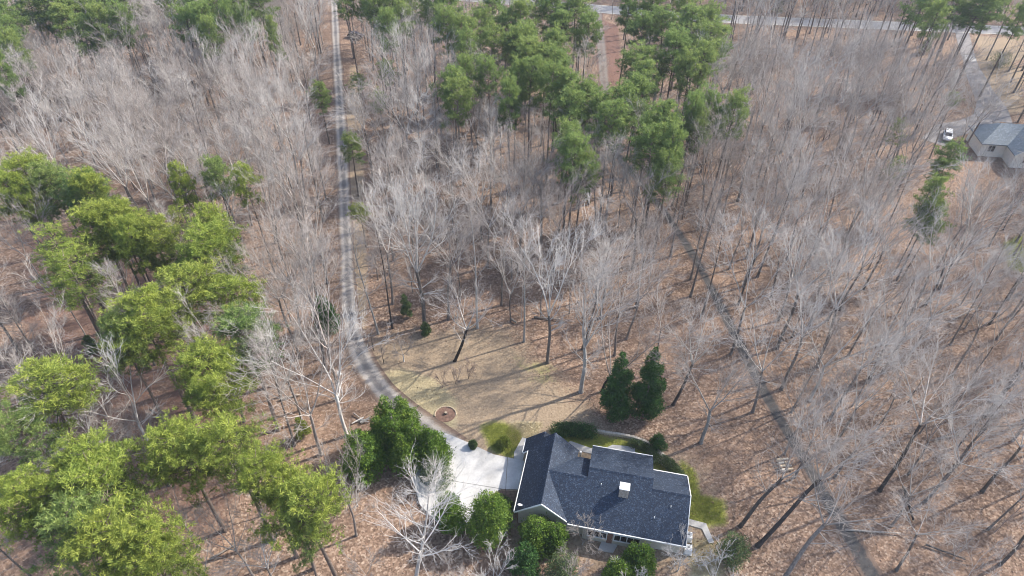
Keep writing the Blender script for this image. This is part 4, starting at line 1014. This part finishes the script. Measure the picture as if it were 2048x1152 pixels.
for z, ids in zs.items():
    for st, word in (('broad','broad-crowned'),('slender','slender'),('young','small young')):
        js = sorted([i for i in ids if BARE[solo[i][2]][4] == st], key=lambda i: solo[i][5])
        for k, i in enumerate(js):
            slab_[i] = 'only ' if len(js) == 1 else 'leftmost ' if k == 0 else 'rightmost ' if k == len(js)-1 else ORD[k]+' '
            slab_[i] += word+(' bare tree ' if k in (0, len(js)-1) else ' bare tree from left ')+z[0]
for i, (x, y, vi, sc, rz, u, v, Ht) in enumerate(solo):
    t, c = BARE[vi][:2]; z = zone(u, v); wv = rp.uniform(.82, 1.12)
    e = place('bare_tree', (t, c), (x, y, 0), rz, (sc*wv, sc*wv, sc), slab_[i], 'tree', z[1])
    e.rotation_euler.x = rp.gauss(0, .045); e.rotation_euler.y = rp.gauss(0, .045)
# ------------------------------------------------------------------ the uncountable rest: far bare trees and undergrowth, instanced
def scatter(name, protos, recs, label, cat):
    """protos: mesh list; recs: x y index scale rot"""
    cols = []
    for s, lst in enumerate(protos):
        col = bpy.data.collections.new(name+'_sources'); cols.append(col)
        for k, pm in enumerate(lst):
            o = bpy.data.objects.new('%s_source_%d_%02d' % (name, s, k), pm); col.objects.link(o)
    me = bpy.data.meshes.new(name); n = len(recs); R = np.array(recs, float)
    me.vertices.add(n); co = np.zeros((n,3), np.float32); co[:,0] = R[:,0]; co[:,1] = R[:,1]; co[:,2] = -.05; me.vertices.foreach_set('co', co.ravel())
    for nm, ty, dat in (('pick','INT',R[:,2].astype(np.int32)), ('size','FLOAT',R[:,3].astype(np.float32)), ('turn','FLOAT',R[:,4].astype(np.float32))):
        a = me.attributes.new(nm, ty, 'POINT'); a.data.foreach_set('value', dat)
    o = link(name, me); tag(o, label, cat, None, 'stuff')
    ng = bpy.data.node_groups.new(name, 'GeometryNodeTree')
    ng.interface.new_socket('Geometry', in_out='INPUT', socket_type='NodeSocketGeometry'); ng.interface.new_socket('Geometry', in_out='OUTPUT', socket_type='NodeSocketGeometry')
    N, L = ng.nodes, ng.links; gi = N.new('NodeGroupInput'); go = N.new('NodeGroupOutput')
    def att(nm, ty):
        a = N.new('GeometryNodeInputNamedAttribute'); a.data_type = ty; a.inputs['Name'].default_value = nm; return a.outputs['Attribute']
    cx = N.new('ShaderNodeCombineXYZ'); L.new(att('turn','FLOAT'), cx.inputs['Z'])
    e2r = N.new('FunctionNodeEulerToRotation'); L.new(cx.outputs[0], e2r.inputs[0]); jg = N.new('GeometryNodeJoinGeometry')
    for col in cols:
        ci = N.new('GeometryNodeCollectionInfo'); ci.inputs['Collection'].default_value = col; ci.inputs['Separate Children'].default_value = True; ci.inputs['Reset Children'].default_value = True
        ip = N.new('GeometryNodeInstanceOnPoints'); ip.inputs['Pick Instance'].default_value = True
        L.new(gi.outputs[0], ip.inputs['Points']); L.new(ci.outputs[0], ip.inputs['Instance']); L.new(att('pick','INT'), ip.inputs['Instance Index'])
        L.new(e2r.outputs[0], ip.inputs['Rotation']); L.new(att('size','FLOAT'), ip.inputs['Scale']); L.new(ip.outputs[0], jg.inputs[0])
    L.new(jg.outputs[0], go.inputs[0])
    md = o.modifiers.new('scatter', 'NODES'); md.node_group = ng
    return o
scatter('bare_woodland', [[b[0] for b in BARE], [b[1] for b in BARE]], [(x, y, vi, sc, rz) for x, y, vi, sc, rz, *_ in rest], 'mass of grey bare trees filling the far wood', 'woodland')
saps = []
for k in range(4):
    V, F = frustums(sapling(300+k, 5.5), 3); saps.append(meshpy('sapling', V, F, M['twig_brown' if k < 2 else 'twig']))
recs = []
for i in range(1000):
    x, y = rng.uniform(-190, 190), rng.uniform(30, 240); u, v, _ = proj(x, y, 0)
    if not (-60 < u < 2110 and -30 < v < 1200): continue
    recs.append((x, y, int(rng.integers(0,4)), rng.uniform(.5, 1.25), rng.uniform(0, 6.28)))
R = np.array(recs); keep = (poly_sd(R[:,0], R[:,1], clearing) < -.5) & (poly_sd(R[:,0], R[:,1], redp) < 0)
for Q, wd in EXCL: keep &= linedist(R[:,0], R[:,1], Q) > wd
us = np.array([proj(a, b, 0)[:2] for a, b in R[:, :2]]); keep &= ~((us[:,0] > 820) & (us[:,0] < 1450) & (us[:,1] > 850))
scatter('undergrowth', [saps], R[keep].tolist(), 'thin bare saplings and brush under the trees', 'undergrowth')

# ------------------------------------------------------------------ leaf litter and grass as real blades
def blades(name, n, region, mat, L, W, flat, label, cat, seed, z=.0):
    r = np.random.default_rng(seed); P = region(r, n); n = len(P)
    D = r.normal(size=(n,3)); D[:,2] = np.abs(D[:,2])*flat+(.9 if flat > .5 else .05); D /= np.linalg.norm(D, axis=1, keepdims=True)
    V, F, ti = leafquads(np.c_[P, np.full(n, z)], D, r.uniform(*L, n), r.uniform(*W, n), r, np.clip(r.normal(.5,.25,n), 0, 1))
    tag(link(name, meshpy(name, V, F, M[mat], False, ti)), label, cat, None, 'stuff')
def in_polys(polys):
    def f(r, n):
        out = []
        for p in polys:
            a = np.array(p); lo, hi = a.min(0), a.max(0); q = r.uniform(lo, hi, (n//len(polys)*2, 2)); q = q[poly_sd(q[:,0], q[:,1], p)+r.normal(size=len(q))*.35 > 0]; out.append(q[:n//len(polys)])
        return np.concatenate(out)
    return f
blades('lawn_grass', 36000, in_polys(moss_zones), 'grass', (.06,.16), (.02,.05), .9, 'bright yellow-green grass on the lawns round the house', 'grass', 1, -.02)
blades('dry_grass', 16000, in_polys([straw_zone, straw2, straw3]), 'straw', (.06,.15), (.02,.05), .9, 'straw-coloured dry grass beside the drive bend and the house', 'grass', 2, -.02)
def litter_region(r, n):
    q = np.c_[r.uniform(-130,130,n), 30+r.random(n)**1.5*150]
    return q[linedist(q[:,0], q[:,1], LINES['drive']) > 1.7]
blades('fallen_leaves', 90000, litter_region, 'litter', (.10,.24), (.08,.18), .25, 'brown dead leaves strewn over the wood floor', 'leaf litter', 3, -.06)

# ------------------------------------------------------------------ small things
lp = px(685, 790); lamp = empty('lamp_post', (lp.x, lp.y, 0)); tag(lamp, 'slim lamp post with a white head beside the drive bend', 'lamp post')
MB().tube([(0,0,-.3),(0,0,4.4)], [.07,.05], 8).obj('pole', M['metal_grey'], lamp)
MB().tube([(0,0,4.3),(.3,-.1,4.55)], [.04,.04], 6).obj('arm', M['metal_grey'], lamp)
MB().tube([(.3,-.1,4.35),(.3,-.1,4.5),(.3,-.1,4.85),(.3,-.1,4.95)], [.16,.30,.30,.12], 10).obj('lamp_head', M['metal_white'], lamp)
# fire ring with a stump in the middle
fc = px(891, 829); ring = empty('fire_ring', (fc.x, fc.y, 0)); tag(ring, 'half circle of pale stones round a reddish mulch bed in the clearing', 'stone ring')
mb = MB(); mb.prism([(1.38*math.cos(t), 1.28*math.sin(t), -.06) for t in [i*math.tau/28 for i in range(28)]], (0,0,.09)); mb.obj('mulch_bed', M['mulch'], ring)
for i in range(15):
    t = math.radians(2+i*13.5); r = 1.45; m2 = MB(); m2.box(-.155,.155,-.08,.08,-.05,.11+.03*(i%3),.03)
    o = m2.obj('stone', M['cut_wood'], ring); o.location = (r*math.cos(t), r*.92*math.sin(t), 0); o.rotation_euler = (0,0,t+math.pi/2+.1*((i*7)%3-1))
st = empty('tree_stump', (fc.x+.05, fc.y+.1, .04)); tag(st, 'small sawn stump in the middle of the stone ring', 'stump')
MB().tube([(0,0,0),(0,0,.3)], [.24,.2], 10).obj('bark', M['log'], st); MB().tube([(0,0,.3),(0,0,.315)], [.18,.18], 10).obj('sawn_top', M['cut_wood'], st)
# stone retaining wall behind the house
wr_ = smooth_line([(*px(u, v)[:2],) for u, v in [(1188,863),(1215,868),(1245,872),(1268,877),(1290,885),(1300,890)]], 24); wc = wr_.mean(0)
sw = empty('stone_wall', (wc[0], wc[1], 0)); tag(sw, 'low pale stone retaining wall curving behind the house', 'wall')
rs = random.Random(3)
for i in range(23):
    a, b = wr_[i], wr_[i+1]; ang = math.atan2(b[1]-a[1], b[0]-a[0]); ln = math.hypot(*(b-a))
    for lay in range(2):
        m2 = MB(); m2.box(-ln*.47, ln*.47, -.17-.02*rs.random(), .17+.02*rs.random(), 0, .24, .03); o = m2.obj('stone', M['stone'], sw)
        o.location = (*((a+b)/2-wc+(b-a)*.5*lay*(1 if i < 22 else 0)), -.05+.25*lay); o.rotation_euler = (0,0,ang+rs.uniform(-.06,.06))
# steps by the round shrub
sp0 = px(1322, 914); stp = empty('garden_steps', (sp0.x, sp0.y, 0), math.radians(38)); tag(stp, 'pale stone garden steps between the hedges behind the house', 'steps')
for i in range(4):
    m2 = MB(); m2.box(-.6+.03*i, .6-.02*i, -.9+i*.45, -.45+i*.45-.02, -.08, .10+.13*i, .02); m2.obj('step', M['stone'], stp)
m2 = MB(); m2.box(-.85,-.65,-1.0,1.1,-.08,.55,.03); m2.obj('side_wall', M['stone'], stp)
# piles and logs
def log(name, a, b, r, label, cat='log', mat='log', z=.12):
    p, q = px(*a), px(*b); c = (p+q)/2; e = empty(name, (c.x, c.y, 0)); tag(e, label, cat)
    k = 7; rr = random.Random(int(a[0])); pts = [(*(p.lerp(q, i/k)-c)[:2], z+rr.uniform(-.03,.05)) for i in range(k+1)]
    MB().tube(pts, [r*(1-.4*i/k) for i in range(k+1)], 8).obj('bark', M[mat], e, True)
    for s, i in ((0,0),(1,k)):
        d = (Vector(pts[1])-Vector(pts[0])).normalized()*(.012 if s else -.012); cpt = Vector(pts[i]); MB().tube([cpt, cpt+d], [r*(1-.4*s)*.85]*2, 8).obj('sawn_end', M['cut_wood'], e)
log('fallen_log', (1806,975), (1826,1042), .2, 'dark fallen trunk lying in the lower right wood', mat='bark_dark', z=.16)
log('fallen_log', (1022,640), (1033,647), .22, 'short pale log at the back of the clearing', z=.18)
log('fallen_log', (1068,635), (1120,640), .16, 'pale fallen branch behind the clearing', z=.12)
log('fallen_log', (1365,335), (1410,330), .22, 'dark fallen trunk below the olive pine clump', mat='bark_dark', z=.18)
log('fallen_log', (708,828), (722,838), .12, 'thin pale log beside the brush pile left of the evergreen clump', z=.1)
log('fallen_log', (1870,880), (1925,870), .16, 'grey fallen trunk at the right edge of the lower wood', z=.14)
log('fallen_log', (1690,1060), (1800,1068), .14, 'long thin grey fallen trunk right of the path', z=.12)
for k, (a_, b_, lb) in enumerate([((1450,760),(1475,742),'short grey fallen limb left of the path, middle'),((1905,640),(1960,612),'long grey fallen trunk in the right-hand wood'),
      ((560,800),(600,790),'grey fallen trunk in the litter left of the lamp post'),((300,820),(345,850),'dark fallen trunk behind the white fan-shaped tree'),
      ((420,1120),(470,1090),'pale fallen trunk below the bottom pine row'),((1640,690),(1600,720),'grey fallen limb right of the path'),((1850,1090),(1930,1120),'dark fallen trunk in the lower right corner')]):
    log('fallen_log', a_, b_, .13+.02*(k%3), lb, mat='bark_dark' if 'dark' in lb else 'log', z=.12)
bp = px(724, 840); br = empty('brush_pile', (bp.x, bp.y, 0)); tag(br, 'small pile of white cut limbs beside the evergreen clump', 'wood pile')
for i in range(9):
    a = rs.uniform(-.5,.9); l = rs.uniform(.4,1.0); x, y = rs.uniform(-.8,.8), rs.uniform(-.4,.4); z = .08+.07*(i//4)
    MB().tube([(x-l*math.cos(a),y-l*math.sin(a),z),(x+l*math.cos(a),y+l*math.sin(a),z+.05)], [.08,.06], 6).obj('limb', M['bark_pale'], br)
wp = px(1568, 928); wd_ = empty('split_log_pile', (wp.x, wp.y, 0), .1); tag(wd_, 'stack of pale cut logs beside the asphalt path', 'wood pile')
for r_ in range(4):
    for k in range(2):
        MB().tube([(-.75+.78*k,-.9+.5*r_,.16),(-.75+.78*k+.72,-.88+.5*r_+rs.uniform(-.05,.05),.16)], [.17,.16], 8).obj('cut_log', M['cut_wood'] if (r_+k) % 2 else M['stone'], wd_)
# ------------------------------------------------------------------ thin air haze round everything
mb = MB(); mb.box(-1600, 1600, -1000, 2300, -1.5, 80); hz = mb.mesh('haze', [])
hm = bpy.data.materials.new('thin_haze'); hm.use_nodes = True; hn = hm.node_tree.nodes
hn.remove(hn['Principled BSDF']); pv = hn.new('ShaderNodeVolumePrincipled'); pv.inputs['Color'].default_value = (.78,.86,1,1)
pv.inputs['Density'].default_value = .0002; pv.inputs['Anisotropy'].default_value = .2
hm.node_tree.links.new(pv.outputs[0], hn['Material Output'].inputs['Volume'])
hz.materials.append(hm); tag(link('haze', hz), 'thin pale haze in the air', 'haze', None, 'stuff')
